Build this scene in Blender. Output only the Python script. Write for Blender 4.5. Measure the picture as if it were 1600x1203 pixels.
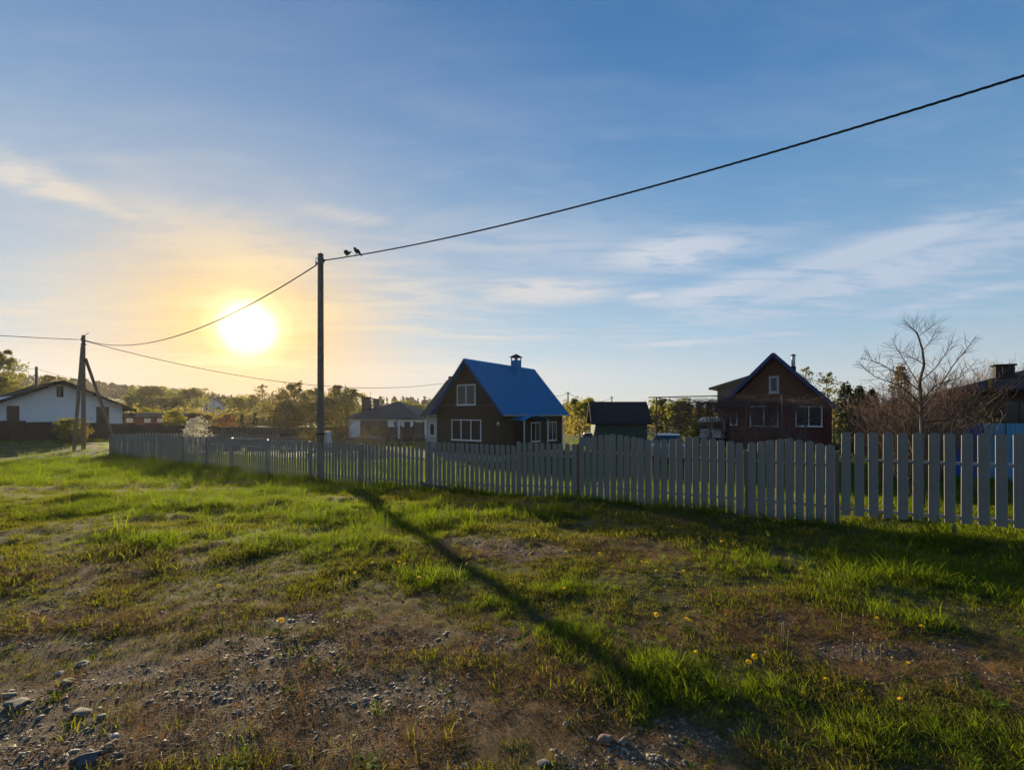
import bpy, bmesh, math, random
import numpy as np
from mathutils import Vector, Matrix
R = math.radians
rng = np.random.default_rng(7)
random.seed(7)
scene = bpy.context.scene
for o in list(bpy.data.objects): bpy.data.objects.remove(o)
COL = scene.collection

# ------------------------------------------------------------------ camera
CAM_H = 1.65
cam = bpy.data.cameras.new('camera'); cam_o = bpy.data.objects.new('camera', cam); COL.objects.link(cam_o)
cam.sensor_width = 36; cam.lens = 16.2; cam.shift_y = 46.5/1600; cam.clip_start = 0.05; cam.clip_end = 3000
cam_o.location = (0, 0, CAM_H); cam_o.rotation_euler = (R(90), 0, 0)
scene.camera = cam_o

# ------------------------------------------------------------------ sky and sun
SUN_AZ, SUN_EL = -29.8, 9.2            # degrees, azimuth from +Y towards +X
SUN_STRENGTH = 5.0
HAZE = .00013
EXPOSURE = 1.15; SKY_STRENGTH = 2**-EXPOSURE
def lin(r, g, b, a=1.0):
    f = lambda c: (c/255/12.92 if c/255 <= .04045 else ((c/255+.055)/1.055)**2.4)
    return (f(r), f(g), f(b), a)

class NG:
    """small node helper"""
    def __init__(s, tree): s.t = tree
    def n(s, typ, **kw):
        nd = s.t.nodes.new(typ)
        for k, v in kw.items(): setattr(nd, k, v)
        return nd
    def put(s, sock, v):
        if hasattr(v, 'is_output') or isinstance(v, bpy.types.NodeSocket): s.t.links.new(v, sock)
        else: sock.default_value = v
    def m(s, op, a, b=0.0, c=0.0, clamp=False):
        nd = s.n('ShaderNodeMath', operation=op); nd.use_clamp = clamp
        s.put(nd.inputs[0], a); s.put(nd.inputs[1], b); s.put(nd.inputs[2], c)
        return nd.outputs[0]
    def ramp(s, fac, stops, interp='LINEAR'):
        nd = s.n('ShaderNodeValToRGB'); cr = nd.color_ramp; cr.interpolation = interp
        while len(cr.elements) < len(stops): cr.elements.new(0.5)
        for e, (p, c) in zip(cr.elements, stops):
            e.position = p; e.color = c if len(c) == 4 else (*c, 1)
        s.put(nd.inputs[0], fac); return nd.outputs[0]
    def mix(s, fac, a, b, blend='MIX'):
        nd = s.n('ShaderNodeMix', data_type='RGBA', blend_type=blend)
        s.put(nd.inputs[0], fac); s.put(nd.inputs[6], a); s.put(nd.inputs[7], b)
        return nd.outputs[2]
    def noise(s, vec, scale, detail=4, rough=.5, dist=0.0):
        nd = s.n('ShaderNodeTexNoise'); nd.inputs['Scale'].default_value = scale
        nd.inputs['Detail'].default_value = detail; nd.inputs['Roughness'].default_value = rough
        nd.inputs['Distortion'].default_value = dist
        if vec is not None: s.put(nd.inputs['Vector'], vec)
        return nd.outputs['Fac']
    def xyz(s, x, y, z=0.0):
        nd = s.n('ShaderNodeCombineXYZ'); s.put(nd.inputs[0], x); s.put(nd.inputs[1], y); s.put(nd.inputs[2], z)
        return nd.outputs[0]

world = bpy.data.worlds.new('World'); scene.world = world; world.use_nodes = True
W = NG(world.node_tree)
bg = world.node_tree.nodes['Background']
tc = W.n('ShaderNodeTexCoord').outputs['Generated']
sep = W.n('ShaderNodeSeparateXYZ'); W.put(sep.inputs[0], tc)
az = W.m('MULTIPLY', W.m('ARCTAN2', sep.outputs[0], sep.outputs[1]), 180/math.pi)
el = W.m('MULTIPLY', W.m('ARCSINE', sep.outputs[2]), 180/math.pi)
sky = W.n('ShaderNodeTexSky', sky_type='NISHITA'); sky.sun_disc = False
sky.sun_elevation = R(SUN_EL); sky.sun_rotation = R(SUN_AZ)
sky.dust_density = .6; sky.ozone_density = 2.5
nish = W.mix(1.0, sky.outputs[0], (.085, .085, .085, 1), 'MULTIPLY')
# soft shoulder on the very bright circumsolar part of the sky
comp = W.mix(1.0, nish, W.mix(1.0, nish, (1.0, 1.0, 1.0, 1), 'ADD'), 'DIVIDE')
base = W.ramp(W.m('DIVIDE', el, 90.0), [
    (0.0, lin(228, 224, 210)), (4/90, lin(206, 220, 226)), (9/90, lin(168, 203, 228)), (16/90, lin(138, 181, 219)), (24/90, lin(112, 161, 207)),
    (32/90, lin(86, 139, 194)), (42/90, lin(70, 122, 178)), (1.0, lin(54, 98, 154))])
base = W.mix(.05, base, comp)
# the sky falls off gently away from the sun
cosun = W.n('ShaderNodeVectorMath', operation='DOT_PRODUCT'); W.put(cosun.inputs[0], tc); cosun.inputs[1].default_value = (math.sin(R(SUN_AZ))*math.cos(R(SUN_EL)), math.cos(R(SUN_AZ))*math.cos(R(SUN_EL)), math.sin(R(SUN_EL)))
fall = W.m('MULTIPLY_ADD', cosun.outputs['Value'], .20, .84)
base = W.mix(1.0, base, W.xyz(fall, fall, fall), 'MULTIPLY')
# warm light round the sun, flattened along the horizon
daz = W.m('SUBTRACT', az, SUN_AZ); dele = W.m('MULTIPLY', W.m('SUBTRACT', el, SUN_EL), 1.5)
th = W.m('SQRT', W.m('ADD', W.m('MULTIPLY', daz, daz), W.m('MULTIPLY', dele, dele)))
warm = W.ramp(W.m('DIVIDE', th, 60.0), [
    (0.0, (.98, .70, .26)), (5/60, lin(252, 208, 128)), (10/60, lin(243, 205, 148)), (18/60, lin(222, 206, 186)), (1.0, lin(205, 205, 205))])
low = W.m('MULTIPLY', W.m('SUBTRACT', 1.0, W.m('DIVIDE', el, 10.0), clamp=True), W.m('SUBTRACT', 1.0, W.m('DIVIDE', th, 42.0), clamp=True))
warm = W.mix(low, warm, lin(243, 170, 88))
wfac = W.ramp(W.m('DIVIDE', th, 60.0), [(0, (1, 1, 1)), (5/60, (.93,)*3), (11/60, (.64,)*3), (20/60, (.34,)*3), (32/60, (.15,)*3), (1.0, (0, 0, 0))])
col = W.mix(wfac, base, warm)
# thin streaky cloud: a few banks in the sky's own azimuth and elevation, broken up by noise
inv = W.m('DIVIDE', 1.0, W.m('MAXIMUM', W.m('ADD', sep.outputs[2], .06), .02))
pl = W.xyz(W.m('MULTIPLY', sep.outputs[0], inv), W.m('MULTIPLY', sep.outputs[1], inv), 0.0)
mp = W.n('ShaderNodeMapping'); W.put(mp.inputs[0], pl); mp.inputs['Rotation'].default_value = (0, 0, R(-20)); mp.inputs['Scale'].default_value = (.55, 1.5, 1)
n1 = W.noise(mp.outputs[0], 1.7, 6, .6, 1.3)
n2 = W.noise(mp.outputs[0], 5.5, 4, .6, .7)
banks = [(-45.5, 19.3, 4.5, 1.3, -.12, 1.2), (-40, 18.2, 3.5, .8, -.12, .9), (-28, 16.2, 7, 1.3, .12, 1.0), (-22, 18.0, 9, 1.2, 0, .8), (4.5, 15.0, 7.5, 1.3, 0, 1.4), (20, 18.4, 8, 1.8, 0, 1.2),
         (27, 14.2, 9, 1.3, .12, 1.2), (38, 15.6, 9, 1.3, .12, 1.2), (31, 12.6, 6, .55, .12, 1.2), (16.2, 13.9, 1.8, .35, 0, 1.3), (-20, 22, 4, .8, 0, .8), (20, 8.3, 6, .45, 0, 1.0), (30, 8.6, 5, .3, 0, .8),
         (6, 4.3, 9, .5, 0, .9), (-12, 10.2, 9, .35, 0, .8), (-2, 9.6, 8, .3, 0, .8), (43, 10.2, 5, .5, .12, .9), (-33, 17.5, 13, 3.2, 0, .6), (-20, 13.5, 16, 3.0, .12, .6), (36, 13.0, 16, 2.6, .12, .9),
         (-4, 5.0, 18, 1.0, 0, .6), (-48, 9, 12, 1.0, 0, .5), (-36, 5.6, 16, .8, 0, .5), (2, 20, 16, 2.5, 0, .35)]
cm = None
shear = {0: W.xyz(az, el, 0.0)}
for sl in (.12, -.12): shear[sl] = W.xyz(az, W.m('MULTIPLY_ADD', az, -sl, el), 0.0)
for (a0, e0, wa, we, sl, st) in banks:
    e1 = e0-a0*sl
    ma = W.n('ShaderNodeVectorMath', operation='MULTIPLY_ADD'); W.put(ma.inputs[0], shear[sl]); ma.inputs[1].default_value = (1/wa, 1/we, 0); ma.inputs[2].default_value = (-a0/wa, -e1/we, 0)
    dt = W.n('ShaderNodeVectorMath', operation='DOT_PRODUCT'); W.put(dt.inputs[0], ma.outputs[0]); W.put(dt.inputs[1], ma.outputs[0])
    gss = W.m('MULTIPLY', W.m('POWER', math.exp(-1), dt.outputs['Value']), st)
    cm = gss if cm is None else W.m('MAXIMUM', cm, gss)
nn = W.m('ADD', W.m('MULTIPLY', n1, .7), W.m('MULTIPLY', n2, .3))
thin = W.m('MULTIPLY', W.m('SUBTRACT', nn, .46, clamp=True), 2.2)
thin = W.m('MULTIPLY', thin, W.ramp(W.m('DIVIDE', el, 90.0), [(0, (.6,)*3), (10/90, (1,)*3), (26/90, (.35,)*3), (45/90, (.12,)*3), (1, (.1,)*3)]))
cl = W.m('MULTIPLY', cm, W.m('MULTIPLY', W.m('SUBTRACT', nn, .34, clamp=True), 6.0, clamp=True))
cl = W.m('MULTIPLY', W.m('ADD', cl, thin, clamp=True), .92)
cl = W.m('MINIMUM', cl, .9)
ccol = W.ramp(W.m('DIVIDE', th, 60.0), [(0, (1, .9, .62)), (7/60, lin(255, 224, 165)), (14/60, lin(234, 216, 190)), (24/60, lin(222, 216, 210)), (50/60, lin(205, 213, 225)), (1, lin(190, 203, 222))])
col = W.mix(cl, col, ccol)
# the sun itself with its aureole
dax = W.m('MULTIPLY', daz, math.cos(R(SUN_EL))); dlx = W.m('SUBTRACT', el, SUN_EL)
tt = W.m('SQRT', W.m('ADD', W.m('MULTIPLY', dax, dax), W.m('MULTIPLY', dlx, dlx)))
tt = W.m('ADD', tt, W.m('MULTIPLY', W.m('SUBTRACT', n2, .5), .5))
core = W.ramp(W.m('DIVIDE', tt, 10.0), [(0.0, (1, 1, 1)), (.20, (1, 1, 1)), (.26, (.45,)*3), (.33, (.14,)*3), (.45, (.045,)*3), (.7, (.008,)*3), (1.0, (0, 0, 0))])
col = W.mix(1.0, col, W.mix(1.0, core, (2.4, 1.9, 1.0, 1), 'MULTIPLY'), 'ADD')
# below the horizon: dull ground tone
below = W.m('MULTIPLY', el, -0.5, clamp=True)
col = W.mix(below, col, (.10, .10, .08, 1))
W.put(bg.inputs[0], col); bg.inputs[1].default_value = SKY_STRENGTH
world.cycles.sampling_method = 'MANUAL'; world.cycles.sample_map_resolution = 256

sun = bpy.data.lights.new('sun', 'SUN'); sun_o = bpy.data.objects.new('sun', sun); COL.objects.link(sun_o)
sun.energy = SUN_STRENGTH; sun.angle = R(.8); sun.color = (1.0, .80, .52)
sd = Vector((math.sin(R(SUN_AZ))*math.cos(R(SUN_EL)), math.cos(R(SUN_AZ))*math.cos(R(SUN_EL)), math.sin(R(SUN_EL))))
sun_o.rotation_euler = sd.to_track_quat('Z', 'Y').to_euler(); sun_o.location = (-20, 40, 30)
vs = scene.view_settings
vs.view_transform = 'Standard'; vs.look = 'None'; vs.gamma = 1; vs.exposure = EXPOSURE; vs.use_curve_mapping = False
scene.render.engine = 'CYCLES'
cy = scene.cycles
cy.use_denoising = True; cy.max_bounces = 6; cy.diffuse_bounces = 3; cy.transmission_bounces = 4; cy.transparent_max_bounces = 6; cy.glossy_bounces = 3
cy.sample_clamp_indirect = 4.0

# ------------------------------------------------------------------ measures
F = 720.0; HZ = 648.0
AX = Vector((.8243, -.5663)); BX = Vector((.5663, .8243))       # along the street / away from the street
ROT_A = math.atan2(AX.y, AX.x)                                   # things squared to the street
ROT_B = math.atan2(BX.y, BX.x)
def at(px, py, d): return Vector(((px-800)/F*d, d, CAM_H-(py-HZ)/F*d))
def zat(py, d): return CAM_H-(py-HZ)/F*d

# value noise in the plane (numpy)
_T = np.random.default_rng(3).random((256, 256))
def vnoise(x, y):
    xi = np.floor(x).astype(int); yi = np.floor(y).astype(int); fx = x-xi; fy = y-yi
    fx = fx*fx*(3-2*fx); fy = fy*fy*(3-2*fy)
    a = _T[xi & 255, yi & 255]; b = _T[(xi+1) & 255, yi & 255]; c = _T[xi & 255, (yi+1) & 255]; d = _T[(xi+1) & 255, (yi+1) & 255]
    return (a*(1-fx)+b*fx)*(1-fy)+(c*(1-fx)+d*fx)*fy
def fbm(x, y, o=4):
    s = 0; a = .5; t = 0
    for i in range(o):
        s = s+a*vnoise(x*2**i+17.3*i, y*2**i+5.1*i); t += a; a *= .5
    return s/t
def sst(a, b, x):
    t = np.clip((x-a)/(b-a), 0, 1); return t*t*(3-2*t)
FP = (5.07, 7.3)                                                 # a point on the fence line
def behind(x, y): return (x-FP[0])*BX.x+(y-FP[1])*BX.y
_fy = [-50, 0, 2, 6, 7.3, 8.7, 9.6, 10.5, 12.1, 15, 20, 26.5, 32, 45, 80, 2000]
_fz = [0, 0, 0, .0, -.05, -.08, -.09, -.19, -.32, -.5, -.6, -.68, -.6, -.6, -.7, -.7]
def gbase(x, y):
    x = np.asarray(x, float); y = np.asarray(y, float)
    f = np.interp(y, _fy, _fz)
    r = x/np.maximum(y, .5)
    bl = np.interp(r, [-1.15, -.84, -.7, -.55, -.2, .12, .3, .5, 1], [-.6, -.95, -1.3, -1.6, -1.6, -1.55, -.9, -.5, -.4])
    t = sst(.3, 12, behind(x, y))
    z = f*(1-t)+bl*t
    d = np.hypot(x, y)
    z = z+11*sst(110, 270, d)*sst(-.38, -1.0, r)*(y > 0)
    return z
def ground(x, y):
    x = np.asarray(x, float); y = np.asarray(y, float)
    d = np.hypot(x, y)
    z = gbase(x, y)
    near = 1-sst(14, 45, d)
    z = z+near*((fbm(x*.9, y*.9, 2)-.5)*.15+(fbm(x*3.1+9, y*3.1, 2)-.5)*.07)*(.22+.78*sst(4, 9, d))
    vn = 1-sst(5, 12, d)
    z = z+vn*((fbm(x*9, y*9, 2)-.5)*.020+(fbm(x*30, y*30, 2)-.5)*.012)
    return z
def gz(x, y): return float(ground(x, y))
def gpx(px, py):
    """ground point seen at a pixel"""
    d = np.geomspace(1.2, 900, 6000); x = (px-800)/F*d; z = CAM_H-(py-HZ)/F*d
    k = int(np.argmax(z <= gbase(x, d))); return float(x[k]), float(d[k])

# how green / how bare the ground is (soft patches in plan)
def _blobs(L, x, y):
    s = np.zeros_like(x)
    for (cx, cy, rx, ry, st) in L:
        s = np.maximum(s, st*np.exp(-((x-cx)/rx)**2-((y-cy)/ry)**2))
    return s
def _b(px, py, wx, wy, st):
    x, y = gpx(px, py); s = y/F
    y2 = gpx(px, py-wy)[1]; y1 = gpx(px, py+wy)[1]
    return (x, y, wx*s, max(.12, (y2-y1)/2), st)
BARE = [_b(*a) for a in [(0, 1110, 190, 60, 1.5), (60, 1170, 220, 60, 1.5), (200, 1060, 190, 40, 1.15), (420, 1020, 180, 32, 1.15), (330, 1085, 170, 40, 1.2), (560, 1075, 160, 36, 1.15), (300, 1150, 120, 40, 1.0),
                         (480, 970, 140, 20, .85), (640, 1000, 120, 25, .85), (100, 960, 150, 22, .7), (60, 1010, 180, 24, 1.0), (720, 1120, 120, 45, .85), (800, 855, 110, 15, .95), (560, 1175, 120, 30, .6),
                         (760, 1010, 100, 22, .7), (980, 1185, 110, 28, 1.2), (1180, 975, 120, 20, .7), (960, 940, 80, 12, .7), (1340, 1020, 170, 20, .65), (1480, 1060, 150, 18, .6), (620, 1150, 150, 45, .65), (200, 890, 80, 10, .5),
                         (1080, 1140, 90, 35, .85), (900, 1110, 70, 30, .7)]]
DRY = [_b(*a) for a in [(500, 1130, 380, 90, 1.3), (800, 1090, 250, 90, 1.2), (300, 970, 360, 45, .9), (100, 900, 240, 30, .8), (600, 1000, 250, 60, 1.1), (1200, 985, 270, 38, 1.1), (250, 1060, 350, 80, 1.0),
                        (1450, 1030, 260, 38, 1.1), (950, 860, 220, 24, .9), (760, 860, 150, 18, .9), (1050, 815, 160, 14, .6), (330, 800, 120, 8, .5), (250, 860, 160, 16, .5), (950, 1160, 220, 55, 1.0), (1240, 1150, 90, 60, .7), (540, 940, 150, 18, .85), (1100, 930, 120, 16, .6), (1530, 1100, 120, 30, .6)]]
LUSH = [_b(*a) for a in [(600, 810, 220, 22, 1.0), (500, 850, 220, 22, .95), (250, 790, 260, 20, .85), (250, 845, 130, 14, .9), (800, 800, 120, 12, .9), (100, 740, 300, 20, .8), (420, 770, 180, 12, .8),
                         (1060, 1060, 120, 55, 1.15), (1250, 880, 200, 26, .9), (1450, 900, 220, 50, 1.0), (1420, 960, 80, 28, 1.0), (1540, 850, 150, 30, 1.1), (900, 920, 110, 18, .8), (900, 985, 90, 28, .9), (1400, 1150, 230, 45, .75), (1200, 1085, 90, 36, .8), (700, 900, 110, 20, .75), (360, 1180, 40, 22, .5), (780, 945, 90, 15, .6), (1560, 1180, 150, 40, .7)]]
def masks(x, y):
    x = np.asarray(x, float); y = np.asarray(y, float)
    n = fbm(x*1.3+3, y*1.3, 4); n2 = fbm(x*4.2, y*4.2+7, 3)
    bare = np.clip(_blobs(BARE, x, y)*1.05+(n-.5)*1.1+(n2-.5)*.9-.22, 0, 1)
    dry = np.clip(_blobs(DRY, x, y)+(n2-.5)*.9+(n-.5)*.5-.05, 0, 1)
    lush = np.clip(_blobs(LUSH, x, y)+((n-.5)*1.2+(n2-.5)*.6)*np.where(y < 6, .6, 1.0), 0, 1)
    inyard = sst(-.4, .3, behind(x, y))
    near = (y < 14)*(1-inyard)
    bare = bare*near; dry = dry*np.maximum(near, .15*(y > 14)); lush = np.where(y > 13, np.maximum(lush, .55), lush)
    lush = np.maximum(lush, .45*inyard)
    # longer grass along the foot of the fence
    lush = np.maximum(lush, .85*np.exp(-((behind(x, y)+.25)/.35)**2))
    return bare, dry, lush

# ------------------------------------------------------------------ mesh helpers
class MB:
    def __init__(s): s.v = []; s.f = []
    def add(s, v, f):
        k = len(s.v); s.v += [tuple(p) for p in v]; s.f += [tuple(i+k for i in q) for q in f]; return s
    def box(s, x0, x1, y0, y1, z0, z1):
        v = [(x0, y0, z0), (x1, y0, z0), (x1, y1, z0), (x0, y1, z0), (x0, y0, z1), (x1, y0, z1), (x1, y1, z1), (x0, y1, z1)]
        return s.add(v, [(3, 2, 1, 0), (4, 5, 6, 7), (0, 1, 5, 4), (1, 2, 6, 5), (2, 3, 7, 6), (3, 0, 4, 7)])
    def beam(s, p, q, w, h, up=(0, 0, 1)):
        p = Vector(p); q = Vector(q); d = (q-p).normalized(); u = Vector(up)
        if abs(d.dot(u)) > .98: u = Vector((0, 1, 0))
        sd_ = d.cross(u).normalized(); u = sd_.cross(d).normalized()
        v = []
        for c in (p, q):
            for a, b in ((-1, -1), (1, -1), (1, 1), (-1, 1)): v.append(c+sd_*a*w/2+u*b*h/2)
        return s.add(v, [(3, 2, 1, 0), (4, 5, 6, 7), (0, 1, 5, 4), (1, 2, 6, 5), (2, 3, 7, 6), (3, 0, 4, 7)])
    def tube(s, pts, rad, n=6, cap=True):
        pts = [Vector(p) for p in pts]
        if not hasattr(rad, '__len__'): rad = [rad]*len(pts)
        k = len(s.v); prev = None
        for i, p in enumerate(pts):
            d = (pts[min(i+1, len(pts)-1)]-pts[max(i-1, 0)])
            d = d.normalized() if d.length > 1e-9 else Vector((0, 0, 1))
            if prev is None:
                u = d.cross(Vector((0, 0, 1)));
                if u.length < .1: u = d.cross(Vector((0, 1, 0)))
            else: u = prev-d*prev.dot(d)
            u.normalize(); prev = u; w = d.cross(u)
            for j in range(n):
                a = 2*math.pi*j/n; s.v.append(tuple(p+(u*math.cos(a)+w*math.sin(a))*rad[i]))
        for i in range(len(pts)-1):
            for j in range(n):
                j2 = (j+1) % n
                s.f.append((k+i*n+j, k+i*n+j2, k+(i+1)*n+j2, k+(i+1)*n+j))
        if cap:
            s.f.append(tuple(k+j for j in range(n))[::-1]); s.f.append(tuple(k+(len(pts)-1)*n+j for j in range(n)))
        return s
    def prism(s, poly, y0, y1):
        """polygon in x,z extruded along y"""
        n = len(poly)
        v = [(x, y0, z) for x, z in poly]+[(x, y1, z) for x, z in poly]
        f = [tuple(range(n)), tuple(range(2*n-1, n-1, -1))]+[((i+1) % n, i, n+i, n+(i+1) % n) for i in range(n)]
        return s.add(v, f)
    def slab(s, a, b, c, d, t):
        """four corners, thickness t along the normal, downwards"""
        a, b, c, d = map(Vector, (a, b, c, d)); nrm = (b-a).cross(d-a).normalized()
        lo = [p-nrm*t for p in (a, b, c, d)]
        return s.add([a, b, c, d]+lo, [(0, 1, 2, 3), (7, 6, 5, 4), (0, 4, 5, 1), (1, 5, 6, 2), (2, 6, 7, 3), (3, 7, 4, 0)])
    def mesh(s, name, mat, smooth=False):
        me = bpy.data.meshes.new(name); me.from_pydata(s.v, [], s.f); me.update()
        if mat: me.materials.append(mat)
        if smooth: me.shade_smooth()
        return me
    def build(s, name, mat, parent=None, smooth=False): return link(name, s.mesh(name, mat, smooth), parent)
def link(name, me, parent=None):
    o = bpy.data.objects.new(name, me); COL.objects.link(o)
    if parent: o.parent = parent
    return o
def tag(o, label=None, cat=None, group=None, kind=None):
    if label: o['label'] = label
    if cat: o['category'] = cat
    if group: o['group'] = group
    if kind: o['kind'] = kind
    return o
def thing(name, label, cat, loc=(0, 0, 0), rz=0, group=None):
    o = bpy.data.objects.new(name, None); COL.objects.link(o); o.empty_display_size = .2
    o.location = loc; o.rotation_euler = (0, 0, rz)
    return tag(o, label, cat, group)
def copy_tree(o, parent=None):
    c = o.copy(); COL.objects.link(c); c.parent = parent
    for ch in list(o.children): copy_tree(ch, c)
    return c

# ------------------------------------------------------------------ materials
def mat(name, c, c2=None, scale=6.0, rough=.7, bump=0.0, bscale=30.0, metal=0.0, spec=.3, stretch=None, detail=4):
    m = bpy.data.materials.new(name); m.use_nodes = True; g = NG(m.node_tree)
    p = m.node_tree.nodes['Principled BSDF']
    tcn = g.n('ShaderNodeTexCoord').outputs['Object']; vec = tcn
    if stretch:
        mpn = g.n('ShaderNodeMapping'); g.put(mpn.inputs[0], tcn); mpn.inputs['Scale'].default_value = stretch; vec = mpn.outputs[0]
    c = (*c, 1) if len(c) == 3 else c
    c2 = c2 or tuple(v*.72 for v in c[:3]); c2 = (*c2, 1) if len(c2) == 3 else c2
    nz = g.noise(vec, scale, detail, .6)
    g.put(p.inputs['Base Color'], g.ramp(nz, [(.3, c2), (.68, c)]))
    p.inputs['Roughness'].default_value = rough; p.inputs['Metallic'].default_value = metal
    p.inputs['Specular IOR Level'].default_value = spec
    if bump:
        b = g.n('ShaderNodeBump'); b.inputs['Strength'].default_value = bump; b.inputs['Distance'].default_value = .02
        g.put(b.inputs['Height'], g.noise(vec, bscale, 4, .6)); g.put(p.inputs['Normal'], b.outputs[0])
    return m
def glassmat(name, c=(.02, .025, .03)):
    m = bpy.data.materials.new(name); m.use_nodes = True
    p = m.node_tree.nodes['Principled BSDF']; p.inputs['Base Color'].default_value = (*c, 1)
    p.inputs['Roughness'].default_value = .12; p.inputs['Specular IOR Level'].default_value = .35
    return m
def leafmat(name, c1, c2, transl=.45, rough=.6, spec=.12, rnd=.5, tc=None):
    m = bpy.data.materials.new(name); m.use_nodes = True; g = NG(m.node_tree); nt = m.node_tree
    p = nt.nodes['Principled BSDF']; out = nt.nodes['Material Output']
    at_ = g.n('ShaderNodeAttribute', attribute_name='tint').outputs['Fac']
    oi_ = g.n('ShaderNodeObjectInfo').outputs['Random']
    fac = g.m('ADD', g.m('MULTIPLY', at_, 1-rnd), g.m('MULTIPLY', oi_, rnd))
    cc = g.mix(fac, (*c1, 1), (*c2, 1))
    g.put(p.inputs['Base Color'], cc); p.inputs['Roughness'].default_value = rough; p.inputs['Specular IOR Level'].default_value = spec
    tr = g.n('ShaderNodeBsdfTranslucent')
    g.put(tr.inputs[0], g.mix(1.0, cc, (*(tc or (2.0, 1.85, .75)), 1), 'MULTIPLY'))
    mx = g.n('ShaderNodeMixShader'); mx.inputs[0].default_value = transl
    nt.links.new(p.outputs[0], mx.inputs[1]); nt.links.new(tr.outputs[0], mx.inputs[2]); nt.links.new(mx.outputs[0], out.inputs[0])
    return m
M = {}
M['concrete'] = mat('weathered_concrete', (.23, .18, .135), (.135, .105, .08), 9, .9, .35, 60)
M['pole_wood'] = mat('tarred_timber', (.15, .125, .10), (.09, .075, .06), 5, .85, .4, 30, stretch=(4, 4, .5))
M['picket'] = mat('grey_painted_steel', (.225, .208, .182), (.185, .171, .15), 3, .6, .02, 60, spec=.4)
M['post'] = mat('grey_steel_post', (.13, .132, .13), (.11, .11, .11), 4, .5, spec=.4)
M['rail'] = mat('galvanised_rail', (.33, .33, .32), (.26, .26, .26), 6, .7, metal=.0, spec=.2)
M['cable'] = mat('black_cable_sheath', (.022, .02, .022), (.014, .013, .014), 20, .5, spec=.4)
M['metal'] = mat('dull_zinc', (.28, .28, .27), (.2, .2, .2), 10, .5, metal=.4)
M['whitebox'] = mat('pale_box_paint', (.62, .62, .6), (.5, .5, .48), 5, .5)
M['bluemetal'] = mat('blue_roof_metal', (.003, .215, .46), (.003, .18, .39), 1.6, .6, .03, 40, spec=.12)
M['bluetrim'] = mat('dark_blue_trim', (.02, .045, .16), (.015, .035, .12), 2, .5)
M['darktrim'] = mat('dark_trim', (.02, .02, .024), (.014, .014, .016), 3, .9, spec=.03)
M['brownwood'] = mat('brown_stained_siding', (.055, .036, .021), (.030, .020, .012), 3, .75, .5, 14, stretch=(1, 1, 9))
M['redwood'] = mat('red_brown_boards', (.17, .066, .038), (.095, .038, .024), 4, .8, .5, 14, stretch=(9, 9, .7))
M['redpaint'] = mat('dark_red_paint', (.14, .026, .026), (.085, .019, .019), 3, .7, .2, 20)
M['whiteframe'] = mat('white_window_frame', (.74, .74, .73), (.66, .66, .65), 4, .4)
M['darkframe'] = mat('dark_window_frame', (.03, .03, .032), (.02, .02, .022), 4, .5)
M['glass'] = glassmat('window_glass')
M['render_white'] = mat('white_wall_render', (.82, .83, .83), (.74, .75, .76), 1.2, .9, .08, 40)
M['whiteblock'] = mat('pale_block_wall', (.44, .43, .41), (.34, .33, .31), 5, .9, .3, 30)
M['greyroof'] = mat('dark_grey_roof_tile', (.045, .047, .052), (.03, .032, .036), 2, .7, .3, 14)
M['blackfence'] = mat('dark_sheet_fence', (.026, .026, .027), (.018, .018, .02), 2, .6)
M['brownroof'] = mat('dark_brown_felt_roof', (.034, .027, .028), (.022, .018, .018), 2, .85, .3, 20)
M['greenwood'] = mat('faded_green_boards', (.07, .12, .105), (.04, .065, .06), 4, .8, .4, 14, stretch=(9, 9, .8))
M['greyboards'] = mat('grey_boarding', (.12, .115, .10), (.08, .075, .07), 4, .8, .3, 14, stretch=(1, 1, 8))
M['rust'] = mat('rusty_pipe', (.20, .13, .09), (.11, .07, .05), 9, .8)
M['bark'] = mat('grey_bark', (.16, .135, .11), (.085, .07, .058), 7, .9, .5, 25, stretch=(2, 2, .6))
M['twig'] = mat('reddish_twig', (.21, .12, .085), (.12, .07, .055), 12, .85)
M['darktwig'] = mat('dark_brown_twig', (.10, .066, .05), (.06, .042, .034), 12, .85)
M['darkbark'] = mat('dark_brown_bark', (.12, .092, .07), (.065, .05, .04), 9, .9, .4, 30)
M['twigpale'] = mat('pale_twig', (.24, .18, .12), (.14, .10, .075), 12, .85)
M['bird'] = mat('dark_plumage', (.035, .032, .033), (.02, .02, .022), 14, .8)
M['silver'] = mat('silver_car_paint', (.26, .27, .28), (.22, .23, .24), 1, .35, spec=.4)
M['vanwhite'] = mat('white_vehicle_paint', (.62, .63, .64), (.55, .56, .57), 1, .35, spec=.5)
M['tyre'] = mat('black_rubber', (.015, .015, .015), (.01, .01, .01), 9, .9)
M['lightblue'] = mat('light_blue_sheet', (.15, .40, .58), (.12, .34, .5), 1.5, .5)
M['blue2'] = mat('cobalt_blue_sheet', (.02, .10, .46), (.018, .08, .38), 1.5, .5)
M['board'] = mat('old_grey_plank', (.22, .19, .15), (.13, .11, .09), 8, .85, .4, 30, stretch=(.6, 6, 6))
M['road'] = mat('dirt_track', (.14, .115, .085), (.085, .07, .05), 1.5, .95, .4, 20)
M['leaf_spring'] = leafmat('spring_leaf', (.11, .125, .03), (.17, .16, .04), .5, rnd=.15)
M['leaf_mid'] = leafmat('mid_green_leaf', (.09, .105, .03), (.13, .13, .04), .55, rnd=.15)
M['leaf_dull'] = leafmat('dull_olive_leaf', (.10, .09, .038), (.15, .125, .05), .55, rnd=.15)
M['leaf_bright'] = leafmat('yellow_green_leaf', (.15, .16, .025), (.21, .20, .03), .5, rnd=.15)
M['leaf_dark'] = leafmat('dark_needle_spray', (.018, .03, .014), (.035, .048, .018), .15, rnd=.15)
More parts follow.
